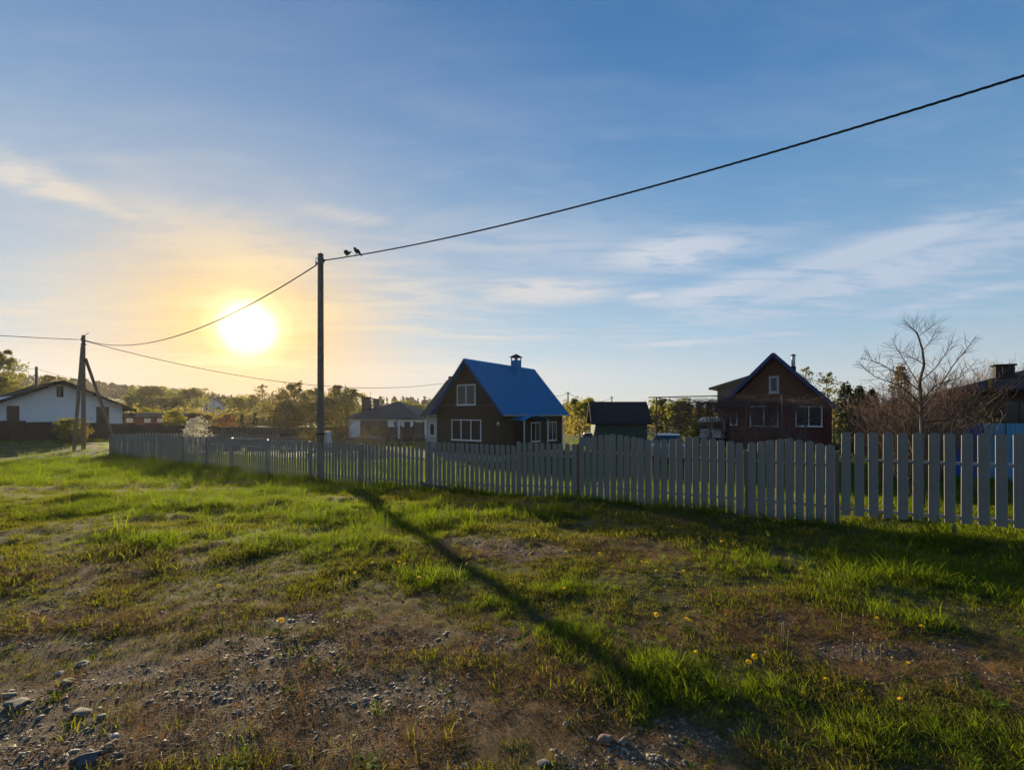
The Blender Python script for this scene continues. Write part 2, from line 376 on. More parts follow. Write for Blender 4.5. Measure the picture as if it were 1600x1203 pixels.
M['leaf_gold'] = leafmat('golden_needle_spray', (.11, .08, .02), (.16, .12, .03), .25, rnd=.15)
M['leaf_red'] = leafmat('reddish_bush_leaf', (.13, .05, .03), (.17, .08, .04), .35, rnd=.15)
M['blossom'] = leafmat('white_blossom', (.55, .5, .4), (.7, .66, .58), .35, rnd=.1, tc=(1, 1, .85))
M['pine'] = leafmat('far_pine_needles', (.028, .032, .016), (.055, .05, .024), .2, rnd=.1)

# ------------------------------------------------------------------ the ground: one sheet to the horizon
def make_ground():
    th_f = np.linspace(R(-66), R(66), 420); th_b = np.linspace(R(66), R(294), 70)[1:-1]
    th_ = np.concatenate([th_f, th_b]); rad = np.concatenate([np.geomspace(.4, 14, 250), np.geomspace(14, 60, 90)[1:], np.geomspace(60, 1500, 60)[1:]])
    T, Q = np.meshgrid(th_, rad); X = Q*np.sin(T); Y = Q*np.cos(T)
    Z = ground(X, Y); nr, nt_ = X.shape
    V = np.stack([X, Y, Z], -1).reshape(-1, 3); V = np.vstack([V, [[0, 0, gz(0, 0)]]])
    i = np.arange(nr-1)[:, None]; j = np.arange(nt_)[None, :]; j2 = (j+1) % nt_
    Fc = np.stack([i*nt_+j, i*nt_+j2, (i+1)*nt_+j2, (i+1)*nt_+j], -1).reshape(-1, 4)[:, ::-1]
    c = len(V)-1
    faces = Fc.tolist()+[(c, int((k+1) % nt_), k) for k in range(nt_)]
    me = bpy.data.meshes.new('ground'); me.from_pydata(V.tolist(), [], faces)
    ba, dr, lu = masks(V[:, 0], V[:, 1])
    for nm, arr in (('bare', ba), ('dry', dr), ('lush', lu)):
        at_ = me.attributes.new(nm, 'FLOAT', 'POINT'); at_.data.foreach_set('value', arr.astype(np.float32))
    me.shade_smooth()
    m = bpy.data.materials.new('soil_and_turf'); m.use_nodes = True; g = NG(m.node_tree); p = m.node_tree.nodes['Principled BSDF']
    oc = g.n('ShaderNodeTexCoord').outputs['Object']
    A = lambda n_: g.n('ShaderNodeAttribute', attribute_name=n_).outputs['Fac']
    nf = g.noise(oc, 38, 6, .7); nm_ = g.noise(oc, 5, 5, .6); nl = g.noise(oc, .35, 4, .6)
    soil = g.ramp(nf, [(.3, (.06, .043, .029)), (.55, (.135, .10, .068)), (.75, (.22, .17, .118))])
    thatch = g.ramp(nf, [(.3, (.07, .042, .02)), (.7, (.17, .11, .052))])
    turf = g.ramp(nm_, [(.3, (.032, .038, .012)), (.7, (.062, .066, .018))])
    turf = g.mix(g.m('MULTIPLY', nl, .35), turf, (.09, .075, .03, 1))
    c = g.mix(A('dry'), turf, thatch); c = g.mix(A('bare'), c, soil)
    g.put(p.inputs['Base Color'], c); p.inputs['Roughness'].default_value = .95; p.inputs['Specular IOR Level'].default_value = .15
    b = g.n('ShaderNodeBump'); b.inputs['Strength'].default_value = .7; b.inputs['Distance'].default_value = .012
    g.put(b.inputs['Height'], g.m('ADD', g.noise(oc, 60, 5, .7), g.noise(oc, 180, 3, .6))); g.put(p.inputs['Normal'], b.outputs[0])
    me.materials.append(m)
    o = link('ground', me); tag(o, kind='structure'); return o
make_ground()

# dirt track crossing beyond the end of the fence
mb = MB(); c0 = Vector((-34.4, 33.8)); t_ = np.linspace(-14, 34, 50); ws = np.linspace(-.9, .9, 5)
for a_ in t_:
    for w_ in ws:
        q = c0+BX*float(a_)-AX*(float(w_)+.25*math.sin(a_*.5)); mb.v.append((q.x, q.y, gz(q.x, q.y)+.03+.02*math.cos(w_*2.0)))
for i in range(len(t_)-1):
    for j in range(4): mb.f.append((i*5+j, i*5+j+1, (i+1)*5+j+1, (i+1)*5+j))
tag(mb.build('dirt_road', M['road']), kind='structure')

# ------------------------------------------------------------------ picket fence along the street
FS = Vector((-23.1, 26.5))
def fp(s, n=0.0): q = FS+AX*s+BX*n; return q
def s_of(px):
    r = (px-800)/F; return (FS.x-r*FS.y)/(r*AX.y-AX.x)
def depth_s(s): return (FS+AX*s).y
PW, PH = .118, 1.25
def picket_mesh():
    prof = [(-.059, .008), (-.0565, .002), (-.050, 0), (-.031, 0), (-.026, .005), (.026, .005), (.031, 0), (.050, 0), (.0565, .002), (.059, .008)]
    t = .0025; v = []; n = len(prof)
    for off in (0, t):
        for x, y in prof:
            zt = PH-.030*(abs(x)/.059)**2.3
            v.append((x*(1 if off == 0 else .965), y+off, 0)); v.append((x*(1 if off == 0 else .965), y+off, zt))
    f = []
    for i in range(n-1):
        f.append((2*i, 2*i+2, 2*i+3, 2*i+1)); k = 2*n
        f.append((k+2*i+1, k+2*i+3, k+2*i+2, k+2*i)); f.append((2*i+1, 2*i+3, k+2*i+3, k+2*i+1)); f.append((2*i, k+2*i, k+2*i+2, 2*i+2))
    k = 2*n; f.append((0, 1, k+1, k)); e = 2*(n-1); f.append((e, k+e, k+e+1, e+1))
    mb = MB(); mb.add(v, f); return mb.mesh('picket', M['picket'])
PK = picket_mesh()
def place_picket(parent, x, y, z0, z1, stuff=None):
    o = bpy.data.objects.new('picket', PK); COL.objects.link(o); o.parent = parent
    o.location = (x, y, z0); o.scale = (1, 1, (z1-z0)/PH)
    o.rotation_euler = (random.gauss(0, .004), random.gauss(0, .005), random.gauss(0, .03))
    return o
def zpx(px, py): return float(zat(py, depth_s(s_of(px))))
def along(pts):
    """height along the fence from (pixel column, pixel row) readings"""
    S_ = [s_of(p) for p, q in pts]; Z_ = [zpx(p, q) for p, q in pts]
    return lambda s: float(np.interp(s, S_, Z_))
def fence_run(name, label, cat, s0, s1, n, top, bot, posts):
    q = fp(s0); zb = gz(q.x, q.y)
    t = thing(name, label, cat, (q.x, q.y, zb), ROT_A)
    st = (s1-s0)/n
    for i in range(n):
        s = s0+st*(i+.5); place_picket(t, s-s0, -.03, bot(s)-zb, top(s)-zb+random.gauss(0, .003))
    for s in posts:
        mb = MB(); g_ = gz(*fp(s)); mb.box(-.032, .032, .028, .092, g_-.25-zb, top(s)-.02-zb); mb.box(-.036, .036, .024, .096, top(s)-.02-zb, top(s)-.008-zb)
        o = mb.build('post', M['post'], t); o.location.x = s-s0
    return t, zb
def rails(t, zb, s0, segs, railz):
    for (a, b) in segs:
        for (za, zb_) in railz(a, b):
            mb = MB(); mb.beam((a-s0, .004, za-zb), (b-s0, .004, zb_-zb), .02, .04); mb.build('rail', M['rail'], t)
print('s', [(p, round(s_of(p), 2)) for p in (172, 250, 361, 481, 667, 810, 907, 1019, 1165, 1305, 1600)])
e0, e1, e2, e3, e4, e5, e6, e7 = [s_of(p) for p in (665, 807.5, 905, 1019.5, 1163, 1169, 1305, 1311)]
posts = [.05]+[s_of(p) for p in (192, 220, 250, 283, 319, 361, 415.6, 481, 562)]+[e0-.04]
topL = along([(172, 678), (330, 682.5), (480, 689.5), (660, 699)]); botL = along([(172, 712), (330, 730), (480, 750), (660, 767)])
fA, zA = fence_run('picket_fence', 'long grey picket fence running past the concrete pole to the corner', 'fence', 0, e0-.05, int((e0-.05)/.162), topL, botL, posts[:-1])
rails(fA, zA, 0, list(zip(posts[:-1], posts[1:])), lambda a, b: [(topL(a)-.30, topL(b)-.30), (botL(a)+.24, botL(b)+.24)])
tb1 = zpx(735, 692.3); tb2 = zpx(856, 691.6)
topB = lambda s: tb1 if s < e1 else tb2
botB = along([(665, 764.5), (805, 775), (905, 778)])
fB, zB = fence_run('picket_fence', 'stepped grey picket fence in front of the blue roofed house', 'fence', e0, e2-.04, 29, topB, botB, [e0+.06, e1, e2-.09])
rails(fB, zB, e0, [(e0, e1-.01), (e1+.01, e2-.04)], lambda a, b: [(topB(a+.1)-.28, topB(a+.1)-.28), (botB(a)+.25, botB(b)+.22)])
def gate(name, label, s0, s1, n, lo, hi, bot):
    mid = (s0+s1)/2; hw = (s1-s0)/2
    top = lambda s: hi-(hi-lo)*(abs(s-mid)/hw)**1.25
    t, zb = fence_run(name, label, 'gate', s0, s1, n, top, bot, [])
    rails(t, zb, s0, [(s0+.03, s1-.03)], lambda a, b: [(lo-.30, lo-.30), (bot(a)+.28, bot(b)+.28)])
    for s in (s0+.03, s1-.03):
        mb = MB(); mb.box(-.02, .02, .014, .054, bot(s)-zb+.02, lo-.12-zb); o = mb.build('frame_upright', M['rail'], t); o.location.x = s-s0
    return t
bG = along([(905, 777), (1019, 790.5), (1163, 804.5), (1305, 818.5)])
gate('gate_leaf', 'arched grey gate leaf beside the stepped fence, in front of the green shed', e2, e3-.01, 11, (zpx(907, 683)+zpx(1017, 687))/2, zpx(962, 677.5), bG)
gate('gate_leaf', 'arched grey gate leaf in front of the grape trellis, next to the wicket', e3+.01, e4, 11, (zpx(1021, 689)+zpx(1161, 691))/2, zpx(1087, 681.5), bG)
gate('wicket_gate', 'narrow arched grey wicket gate in front of the red boarded house', e5, e6, 9, (zpx(1170, 692)+zpx(1300, 695))/2, zpx(1234, 684), bG)
for s, lb in ((e2-.02, 'grey steel gate post at the stepped fence end'), ((e4+e5)/2, 'grey steel gate post between arched gate and wicket'), ((e6+e7)/2, 'grey steel gate post between wicket and tall pickets')):
    q = fp(s); mb = MB(); mb.box(-.03, .03, .06, .12, -.2, 1.12); mb.box(-.034, .034, .056, .124, 1.12, 1.13)
    o = mb.build('gate_post', M['post']); o.location = (q.x, q.y, gz(q.x, q.y)); o.rotation_euler.z = ROT_A; tag(o, lb, 'post')
topR = along([(1312, 674.5), (1595, 677), (1800, 679)]); botR = along([(1312, 804), (1500, 817), (1595, 825), (1800, 846)])
e8 = e7+.168*27
fR, zR = fence_run('picket_fence', 'tall grey pickets set wide apart in front of the bare tree', 'fence', e7, e8, 27, topR, botR, [e7+2.35, e8-.06])
rails(fR, zR, e7, [(e7, e7+2.34), (e7+2.36, e8)], lambda a, b: [(topR(a)-.42, topR(b)-.42), (botR(a)+.10, botR(b)+.10)])
# fence on the far side of the plot, joined as its pickets are a pixel or two wide
t = thing('picket_fence', 'distant grey side fence turning back from the street corner', 'fence', (FS.x, FS.y, gz(FS.x, FS.y)), ROT_B)
zc = gz(FS.x, FS.y); zt_ = lambda n_: np.interp(n_, [0, 2.6, 3.8, 9, 13.5, 22], [.56, .58, .50, .23, -.2, -.4])
mb = MB(); k = 0; s = .1
pv = [tuple(v.co) for v in PK.vertices]; pf = [tuple(p.vertices) for p in PK.polygons]
while s < 20:
    st_ = math.floor(s/2.5)*2.5+1.25; zt2 = float(zt_(st_)); zz = zt2-1.25-zc
    mb.add([(x+s, y, z+zz) for x, y, z in pv], pf); s += .16
tag(mb.build('picket_row', M['picket'], t), kind='stuff')
for k in range(9):
    mb = MB(); z0 = float(zt_(k*2.5+1.25))-zc; mb.box(k*2.5-.03, k*2.5+.03, .03, .09, z0-1.6, z0-.05); mb.build('post', M['post'], t)
    if k < 8:
        for dz in (.3, 1.0):
            mb = MB(); mb.beam((k*2.5, .022, z0-dz), (k*2.5+2.5, .022, z0-dz), .02, .04); mb.build('rail', M['rail'], t)

# plank and stake at the foot of the fence
x, y = gpx(690, 771); mb = MB(); mb.box(-.75, .75, -.015, .015, 0, .09); o = mb.build('plank', M['board']); o.location = (*fp(e0+.75, -.16), gz(*fp(e0+.75, -.16))+.07); o.rotation_euler = (R(20), R(2), ROT_A)
tag(o, 'thin old plank lying along the foot of the stepped fence', 'plank')
q = fp(s_of(1484), -.3); mb = MB(); mb.tube([(0, 0, -.1), (.004, 0, .1), (.0, .004, .21)], [.022, .02, .019], 7); o = mb.build('wooden_stake', M['board']); o.location = (q.x, q.y, gz(q.x, q.y)); o.rotation_euler = (R(3), R(-3), 0)
tag(o, 'short wooden stake in the grass before the tall pickets', 'stake')

# ------------------------------------------------------------------ poles, cables, birds
def concrete_pole(name, label, x, y, top, w0=.27, w1=.20, d0=.19, d1=.165, rz=ROT_A, fit=True):
    zb = gz(x, y); t = thing(name, label, 'pole', (x, y, zb), rz)
    mb = MB(); h = top-zb; c = .03
    ring = lambda w, d, z: [(-w/2+c, -d/2, z), (w/2-c, -d/2, z), (w/2, -d/2+c, z), (w/2, d/2-c, z), (w/2-c, d/2, z), (-w/2+c, d/2, z), (-w/2, d/2-c, z), (-w/2, -d/2+c, z)]
    nn_ = 6; v = []
    for i in range(nn_+1):
        f_ = i/nn_; v += ring(w0+(w1-w0)*f_, d0+(d1-d0)*f_, -.3+(h+.3)*f_)
    f = [tuple(range(7, -1, -1)), tuple(nn_*8+i for i in range(8))]
    for i in range(nn_):
        for j in range(8): f.append((i*8+j, i*8+(j+1) % 8, (i+1)*8+(j+1) % 8, (i+1)*8+j))
    mb.add(v, f); mb.build('shaft', M['concrete'], t)
    return t, zb, h
P1 = (-6.23, 15.0); P1TOP = zat(397, 15.0)
t, zb, h = concrete_pole('utility_pole', 'tall concrete utility pole standing by the picket fence with two birds beside it', *P1, P1TOP, .215, .165, .16, .14)
mb = MB(); mb.tube([(0, 0, h-.02), (0, 0, h+.035), (.01, 0, h+.07)], .008, 5); mb.build('lifting_eye', M['metal'], t)
for zz in (h-.17, h-.30):
    mb = MB(); mb.box(-.092, .092, -.08, .08, zz-.012, zz+.012); mb.build('strap', M['metal'], t)
for sx in (-1, 1):
    mb = MB(); mb.tube([(sx*.08, -.04, h-.30), (sx*.17, -.05, h-.30), (sx*.20, -.05, h-.24), (sx*.19, -.05, h-.21)], .010, 5); mb.tube([(sx*.15, -.03, h-.29), (sx*.25, -.01, h-.262)] if sx > 0 else [(-.15, -.03, h-.27), (-.26, .0, h-.30)], [.036, .028], 7)
    mb.build('anchor_clamp', M['cable'], t)
mb = MB(); mb.tube([(-.10, -.03, h-.13), (-.16, -.04, h-.11), (-.19, -.05, h-.15), (-.17, -.05, h-.22), (-.18, -.05, h-.29)], .007, 5); mb.tube([(-.16, -.04, h-.12), (-.20, -.05, h-.07)], .006, 5); mb.build('tail_wire', M['cable'], t)
for z in (zat(678, 15)-zb, zat(698, 15)-zb):
    mb = MB(); mb.box(-.118, .118, -.09, .09, z-.018, z+.018); mb.build('band', M['darktrim'], t)
mb = MB(); mb.box(.05, .225, .09, .245, zat(699, 15)-zb, zat(675, 15)-zb); mb.box(.04, .235, .08, .255, zat(675, 15)-zb, zat(674, 15)-zb)
o = mb.build('meter_box', M['whitebox']); o.location = t.location; o.rotation_euler = t.rotation_euler; tag(o, 'slim white meter box strapped behind the tall concrete pole', 'meter box')

AP = (-27.9, 30.0); APT = zat(524, 30)
t, zb, h = concrete_pole('utility_pole', 'braced concrete pole with two leaning struts near the white house', *AP, APT, .24, .18, .2, .17)
def strut(px0, py0, px1, py1, d0, d1, r0=.13, r1=.095):
    a = at(px0, py0, d0); b = at(px1, py1, d1); a.z = gz(a.x, a.y)-.2
    mw = t.matrix_basis.copy(); bpy.context.view_layer.update()
    inv_ = (Matrix.Translation(t.location) @ Matrix.Rotation(ROT_A, 4, 'Z')).inverted()
    mb = MB(); mb.beam(inv_ @ a, inv_ @ b, r0*2, r0*1.6); mb.build('strut', M['concrete'], t)
strut(115, 697, 129, 540, 29.2, 29.8, .095); strut(184, 690, 133.5, 560, 31.5, 30.1, .085)
mb = MB(); mb.tube([(.0, 0, h-.05), (-.32, .2, h+.12), (-.62, .4, h+.28)], .02, 5); mb.tube([(.05, 0, h-.02), (.05, 0, h+.2)], .008, 5); mb.build('bracket', M['metal'], t)
mb = MB(); mb.tube([(-.2, -.1, h-.3), (.22, -.1, h-.3)], .03, 6); mb.tube([(.1, -.13, h-.2), (.26, -.15, h-.35)], .03, 6); mb.build('anchor_clamp', M['cable'], t)
for z in (h-.62, h-1.7):
    mb = MB(); mb.box(-.14, .14, -.13, .13, z, z+.05); mb.build('band', M['darktrim'], t)
q = at(57, 660, 46)
t, zb, h = concrete_pole('utility_pole', 'lone concrete pole with a small white box before the white house', q.x, q.y, zat(573, 46), .26, .2, .2, .17, rz=.6)
q = at(57.5, 661, 45.8); mb = MB(); mb.box(-.23, .23, -.12, .0, -.28, .28); mb.box(-.25, .25, -.14, .0, .28, .31); o = mb.build('meter_box', M['whitebox']); o.location = (q.x, q.y, q.z); o.rotation_euler.z = .6; tag(o, 'small white meter box on the lone pole before the white house', 'meter box')
for (px, pt, d, lb) in ((421, 619, 95, 'thin far pole standing among the trees under the sun'), (334.5, 620, 130, 'thin far pole in front of the distant hillside house'), (887.5, 612, 85, 'thin far pole just right of the blue roof'), (956, 619, 100, 'thin far pole rising behind the green shed'), (533, 618, 90, 'thin far pole behind the fruit trees')):
    q = at(px, 650, d); zb = gz(q.x, q.y); mb = MB(); zt2 = zat(pt, d)-zb
    mb.tube([(0, 0, -.3), (0, 0, zt2*.5), (0, 0, zt2)], [.16, .14, .11], 8); mb.beam((-.5, 0, zt2-.3), (.5, 0, zt2-.3), .08, .08)
    o = mb.build('utility_pole', M['pole_wood']); o.location = (q.x, q.y, zb); tag(o, lb, 'pole')

def cable(name, label, pts, r, strands=1, n=5):
    c = Vector(pts[len(pts)//2]); mb = MB()
    if strands == 1: mb.tube([Vector(p)-c for p in pts], r, n)
    else:
        L = 0; dist = [0]
        for i in range(1, len(pts)): L += (Vector(pts[i])-Vector(pts[i-1])).length; dist.append(L)
        for k in range(strands):
            q = []
            for i, p in enumerate(pts):
                d = (Vector(pts[min(i+1, len(pts)-1)])-Vector(pts[max(i-1, 0)])).normalized(); u = d.cross(Vector((0, 0, 1))).normalized(); w = u.cross(d)
                a = dist[i]/.42*2*math.pi+k*2*math.pi/strands; q.append(Vector(p)-c+(u*math.cos(a)+w*math.sin(a))*r*.95)
            mb.tube(q, r, n)
    o = mb.build(name, M['cable'], smooth=True); o.location = c
    return tag(o, label, 'cable')
def cat_z(t): return 6.03+.0047*(t-11.5)**2
ts = np.linspace(.2, 26, 460)
cable('power_cable', 'thick twisted black cable rising over the gates from the tall pole', [(P1[0]+AX.x*t-.02, P1[1]+AX.y*t, cat_z(t)) for t in ts], .0105, 3)
def sag(a, b, s, n=60): return [Vector(a).lerp(Vector(b), i/(n-1))+Vector((0, 0, -4*s*(i/(n-1))*(1-i/(n-1)))) for i in range(n)]
a = Vector((P1[0]-AX.x*.24, P1[1]-AX.y*.24, zat(414, 15.1))); b = Vector((AP[0]+AX.x*.25, AP[1]+AX.y*.25, zat(532, 30)))
cable('power_cable', 'sagging dark cable strung between the tall pole and the braced pole', sag(a, b, 1.22), .02)
cable('service_cable', 'long thin cable from the braced pole down to the blue roofed house', sag(b+Vector((0, 0, -.05)), at(693, 599, 50), 1.5), .022)
cable('power_cable', 'dark cable leaving the braced pole over the white house', sag((AP[0]-.2, AP[1]-.1, zat(531, 30)), (AP[0]-BX.x*14, AP[1]-BX.y*14, 6.35), .25), .02)
cable('service_cable', 'thin wire crossing above the white house roof at the lone pole', sag(at(20, 576, 46), at(57, 576, 46), .03)+sag(at(57, 576, 46), at(215, 606, 60), .4), .016)
cable('far_cable', 'thin far wire between the poles behind blue house and shed', sag(at(860, 618, 82), at(887.5, 614, 85), .3)+sag(at(887.5, 614, 85), at(956, 622, 100), 1.2), .03)
cable('far_cable', 'faint wire strung through the trees under the sun', sag(at(334, 628, 130), at(421, 622, 95), 1.0)+sag(at(421, 622, 95), at(533, 621, 90), .8), .03)

def bird(label, t, spine, rad, head, yaw):
    mb = MB(); mb.tube(spine, rad, 9)
    me = mb.mesh('bird', M['bird'], True)
    o = link('bird', me); o.scale = (1.12,)*3; o.location = (P1[0]+AX.x*t-.02, P1[1]+AX.y*t, cat_z(t)+.012); o.rotation_euler.z = yaw
    mb = MB(); mb.tube([(-.018, .012, .055), (-.018, .01, .0)], .006, 5); mb.build('foot', M['bird'], o); mb = MB(); mb.tube([(-.018, -.012, .055), (-.018, -.01, .0)], .006, 5); mb.build('foot', M['bird'], o)
    mb = MB(); mb.tube([head, Vector(head)+Vector((-.03, 0, -.008))], [.011, .002], 5); mb.build('beak', M['bird'], o)
    return tag(o, label, 'bird')
bird('dark hunched bird on the cable, closer to the concrete pole', 1.40,
     [(-.095, 0, .09), (-.085, 0, .115), (-.055, 0, .135), (-.02, 0, .12), (.03, 0, .085), (.075, 0, .075), (.13, 0, .088), (.19, 0, .09), (.215, 0, .092)], [.012, .033, .054, .070, .064, .042, .022, .014, .006], (-.10, 0, .10), ROT_A)
bird('dark bird with lowered tail on the cable, farther from the concrete pole', 1.88,
     [(-.11, 0, .175), (-.10, 0, .19), (-.075, 0, .20), (-.055, 0, .165), (-.03, 0, .125), (.02, 0, .10), (.08, 0, .065), (.14, 0, .01), (.20, 0, -.055), (.225, 0, -.085)], [.012, .027, .031, .033, .058, .066, .05, .026, .017, .006], (-.112, 0, .182), ROT_A)

# ------------------------------------------------------------------ houses
def hit(px, py, O, d):
    """where the sight line of a pixel meets the wall line O + s*d: s and absolute height"""
    r = (px-800)/F; s = (O.x-r*O.y)/(r*d.y-d.x); dep = O.y+d.y*s
    return s, CAM_H-(py-HZ)/F*dep
class House:
    def __init__(s, name, label, cat, O, rz):
        s.O = Vector(O); s.rz = rz; s.ex = Vector((math.cos(rz), math.sin(rz))); s.ey = Vector((-math.sin(rz), math.cos(rz)))
        s.z = gz(*O); s.t = thing(name, label, cat, (O[0], O[1], s.z), rz)
    def fx(s, px, py, y=0.0): a, z = hit(px, py, s.O+s.ey*y, s.ex); return a, z-s.z
    def fy(s, px, py, x=0.0): a, z = hit(px, py, s.O+s.ex*x, s.ey); return a, z-s.z
    def part(s, name, mb, m, smooth=False, parent=None): return mb.build(name, m, parent or s.t, smooth)
    def window(s, axis, a0, a1, z0, z1, off=0.0, panes=1, fm='whiteframe', w=.06, sill=True, transom=None):
        """axis x: wall along local x facing -y at y=off; axis y: wall along local y facing +x at x=off"""
        def bx(mb, p0, p1, q0, q1, o0, o1):
            if axis == 'x': mb.box(p0, p1, off-o1, off-o0, q0, q1)
            else: mb.box(off+o0, off+o1, p0, p1, q0, q1)
        mb = MB(); bx(mb, a0, a1, z1-w, z1, -.03, .05); bx(mb, a0, a1, z0, z0+w, -.03, .05)
        step = (a1-a0)/panes
        for i in range(panes+1):
            c = a0+i*step; lo = max(a0, c-w/2); hi = min(a1, c+w/2)
            if i == 0: hi = a0+w
            if i == panes: lo = a1-w
            bx(mb, lo, hi, z0+w, z1-w, -.028, .048)
        o = mb.build('window', M[fm], s.t)
        for i in range(panes):
            mb = MB(); bx(mb, a0+i*step+w/2, a0+(i+1)*step-w/2, z0+w, z1-w, .004, .016); mb.build('pane', M['glass'], o)
        if sill: mb = MB(); bx(mb, a0-.05, a1+.05, z0-.04, z0-.002, -.02, .11); mb.build('sill', M[fm], o)
        return o
def ribbed_slope(h, name, e0, e1, r1, r0, m, t=.05, pitch=.22, rw=.035, rh=.022):
    e0, e1, r1, r0 = map(Vector, (e0, e1, r1, r0)); mb = MB(); mb.slab(e0, e1, r1, r0, t)
    n = max(2, int((e1-e0).length/pitch)); nrm = (e1-e0).cross(r0-e0).normalized()
    for i in range(n+1):
        f_ = (i+.5)/(n+1); a = e0.lerp(e1, f_); b = r0.lerp(r1, f_)
        mb.beam(a+nrm*rh*.5, b+nrm*rh*.5, rw, rh, up=nrm)
    return h.part(name, mb, m)
def laps(mb, y, x0, x1, z0, z1, hw=None, step=.145, out=-1, axis='x', off=0.0):
    """overlapping horizontal boards on a wall"""
    z = z0
    while z < z1-.02:
        zt = min(z+step, z1); a, b = x0, x1
        if hw: a, b = hw(zt)
        if b-a > .1:
            if axis == 'x': mb.add([(a, off, z), (b, off, z), (b, off, zt), (a, off, zt), (a, off-.028, z+.004), (b, off-.028, z+.004), (b, off-.010, zt), (a, off-.010, zt)], [(4, 5, 6, 7), (0, 1, 5, 4), (0, 4, 7, 3), (1, 2, 6, 5), (3, 7, 6, 2)])
            else: mb.add([(off, a, z), (off, b, z), (off, b, zt), (off, a, zt), (off+.028, a, z+.004), (off+.028, b, z+.004), (off+.010, b, zt), (off+.010, a, zt)], [(4, 5, 6, 7), (0, 1, 5, 4), (0, 4, 7, 3), (1, 2, 6, 5), (3, 7, 6, 2)])
        z = zt

# --- the brown house with the blue roof
H = House('house', 'dark brown boarded house with a steep bright blue metal roof', 'house', (-.775, 31.0), ROT_A)
w, L, ov, of = 5.77, 8.6, .5, .42
zr = 5.55-H.z; ze = CAM_H-H.z; k = (zr-ze)/(w/2+ov); zw = ze+ov*k-.10
gab = lambda z: (-w/2-(zr-.14-z)/k, -w/2+(zr-.14-z)/k) if z > zw else (-w, 0)
mb = MB(); mb.prism([(-w, .45), (0, .45), (0, zw), (-w/2, zr-.16), (-w, zw)], 0, L); H.part('wall', mb, M['brownwood'])
mb = MB(); mb.box(-w-.04, .04, -.04, L+.04, -.4, .448); H.part('foundation', mb, M['whiteblock'])
mb = MB(); laps(mb, 0, -w+.1, -.1, .46, zr-.35, hw=lambda z: (max(-w+.1, gab(z)[0]), min(-.1, gab(z)[1]))); laps(mb, 0, .1, L-.1, .46, zw-.02, axis='y'); tag(H.part('siding', mb, M['brownwood']), kind='stuff')
for x0, x1, y0, y1 in ((-w-.035, -w+.11, -.035, .11), (-.11, .035, -.035, .11), (-.11, .035, L-.11, L+.035)):
    mb = MB(); mb.box(x0, x1, y0, y1, .455, zw-.05); H.part('corner_board', mb, M['brownwood'])
xr = -w/2; e_ = w/2+ov
ribbed_slope(H, 'roof', (xr+e_, -of, ze), (xr+e_, L+of, ze), (xr, L+of, zr), (xr, -of, zr), M['bluemetal'])
ribbed_slope(H, 'roof', (xr-e_, L+of, ze), (xr-e_, -of, ze), (xr, -of, zr), (xr, L+of, zr), M['bluemetal'])
mb = MB(); mb.prism([(xr-.16, zr-.15), (xr, zr+.035), (xr+.16, zr-.15), (xr+.16, zr-.13), (xr, zr+.055), (xr-.16, zr-.13)], -of-.01, L+of+.01); H.part('ridge_cap', mb, M['bluemetal'])
for y in (-of, L+of):
    for sx in (-1, 1):
        mb = MB(); mb.beam((xr+sx*(e_+.01), y, ze-.10), (xr+sx*.0, y, zr-.09), .03, .17, up=(0, 1, 0) if False else (0, 0, 1)); H.part('barge_board', mb, M['bluetrim'])
for sx in (-1, 1):
    mb = MB(); n = 8; gx = xr+sx*(e_+.06)
    v = []; f = []
    for yy in (-of, L+of):
        for i in range(7):
            a = math.pi+math.pi*i/6; v.append((gx+.065*math.cos(a), yy, ze-.02+.065*math.sin(a)))
    f = [(i, i+1, 8+i, 7+i) for i in range(6)]; mb.add(v, f); H.part('gutter', mb, M['whiteframe'])
mb = MB(); yd = L-.05; xg = xr+e_+.05
mb.tube([(xg, yd, ze-.06), (xg, yd, ze-.16), (.10, yd, ze-.52), (.09, yd, ze-.7), (.09, yd, .15), (.2, yd, .05)], .045, 8); H.part('downpipe', mb, M['whiteframe'], True)
mb = MB(); zt2 = H.fx(728, 633.3)[1]; mb.box(gab(zt2+.05)[0] + .0, min(gab(zt2+.05)[1], 0), -.075, -.012, zt2-.02, zt2+.03); H.part('trim_band', mb, M['greyboards'])
a0, z1 = H.fx(706.4, 655.3); a1, z0 = H.fx(752.2, 688.8); H.window('x', a0, a1, z0, z1, -.02, 3)
a0, z1 = H.fx(714.8, 601.6); a1, z0 = H.fx(743.6, 632.6); H.window('x', a0, a1, z0, z1, -.02, 2)
b0, z1 = H.fy(829, 660); b1, z0 = H.fy(843, 689); H.window('y', b0, b1, z0, z1, .02, 2)
b0, z1 = H.fy(856, 659); b1, z0 = H.fy(868.5, 687.5); H.window('y', b0, b1, z0, z1, .02, 2)
b0, _ = H.fy(803, 660); b1, _ = H.fy(819, 660); mb = MB(); mb.box(.02, .075, b0, b1, .5, 2.55); o = H.part('door', mb, M['darktrim']); mb = MB(); mb.box(.075, .12, b1-.16, b1-.12, 1.4, 1.6); mb.build('handle', M['metal'], o)
b0, _ = H.fy(795, 650); b1, zc2 = H.fy(835, 656); mb = MB(); n = 9; v = []
for xx in (.03, 1.25):
    for tt_ in (0, .03):
        for i in range(n): f_ = i/(n-1); v.append((xx, b0+(b1-b0)*f_, zc2-.02+.34*math.sin(math.pi*f_)+tt_))
f = []
for i in range(n-1): f += [(n+i, n+i+1, 3*n+i+1, 3*n+i), (i+1, i, 2*n+i, 2*n+i+1), (i, i+1, n+i+1, n+i), (2*n+i+1, 2*n+i, 3*n+i, 3*n+i+1)]
mb.add(v, f); o = H.part('canopy', mb, M['bluemetal'])
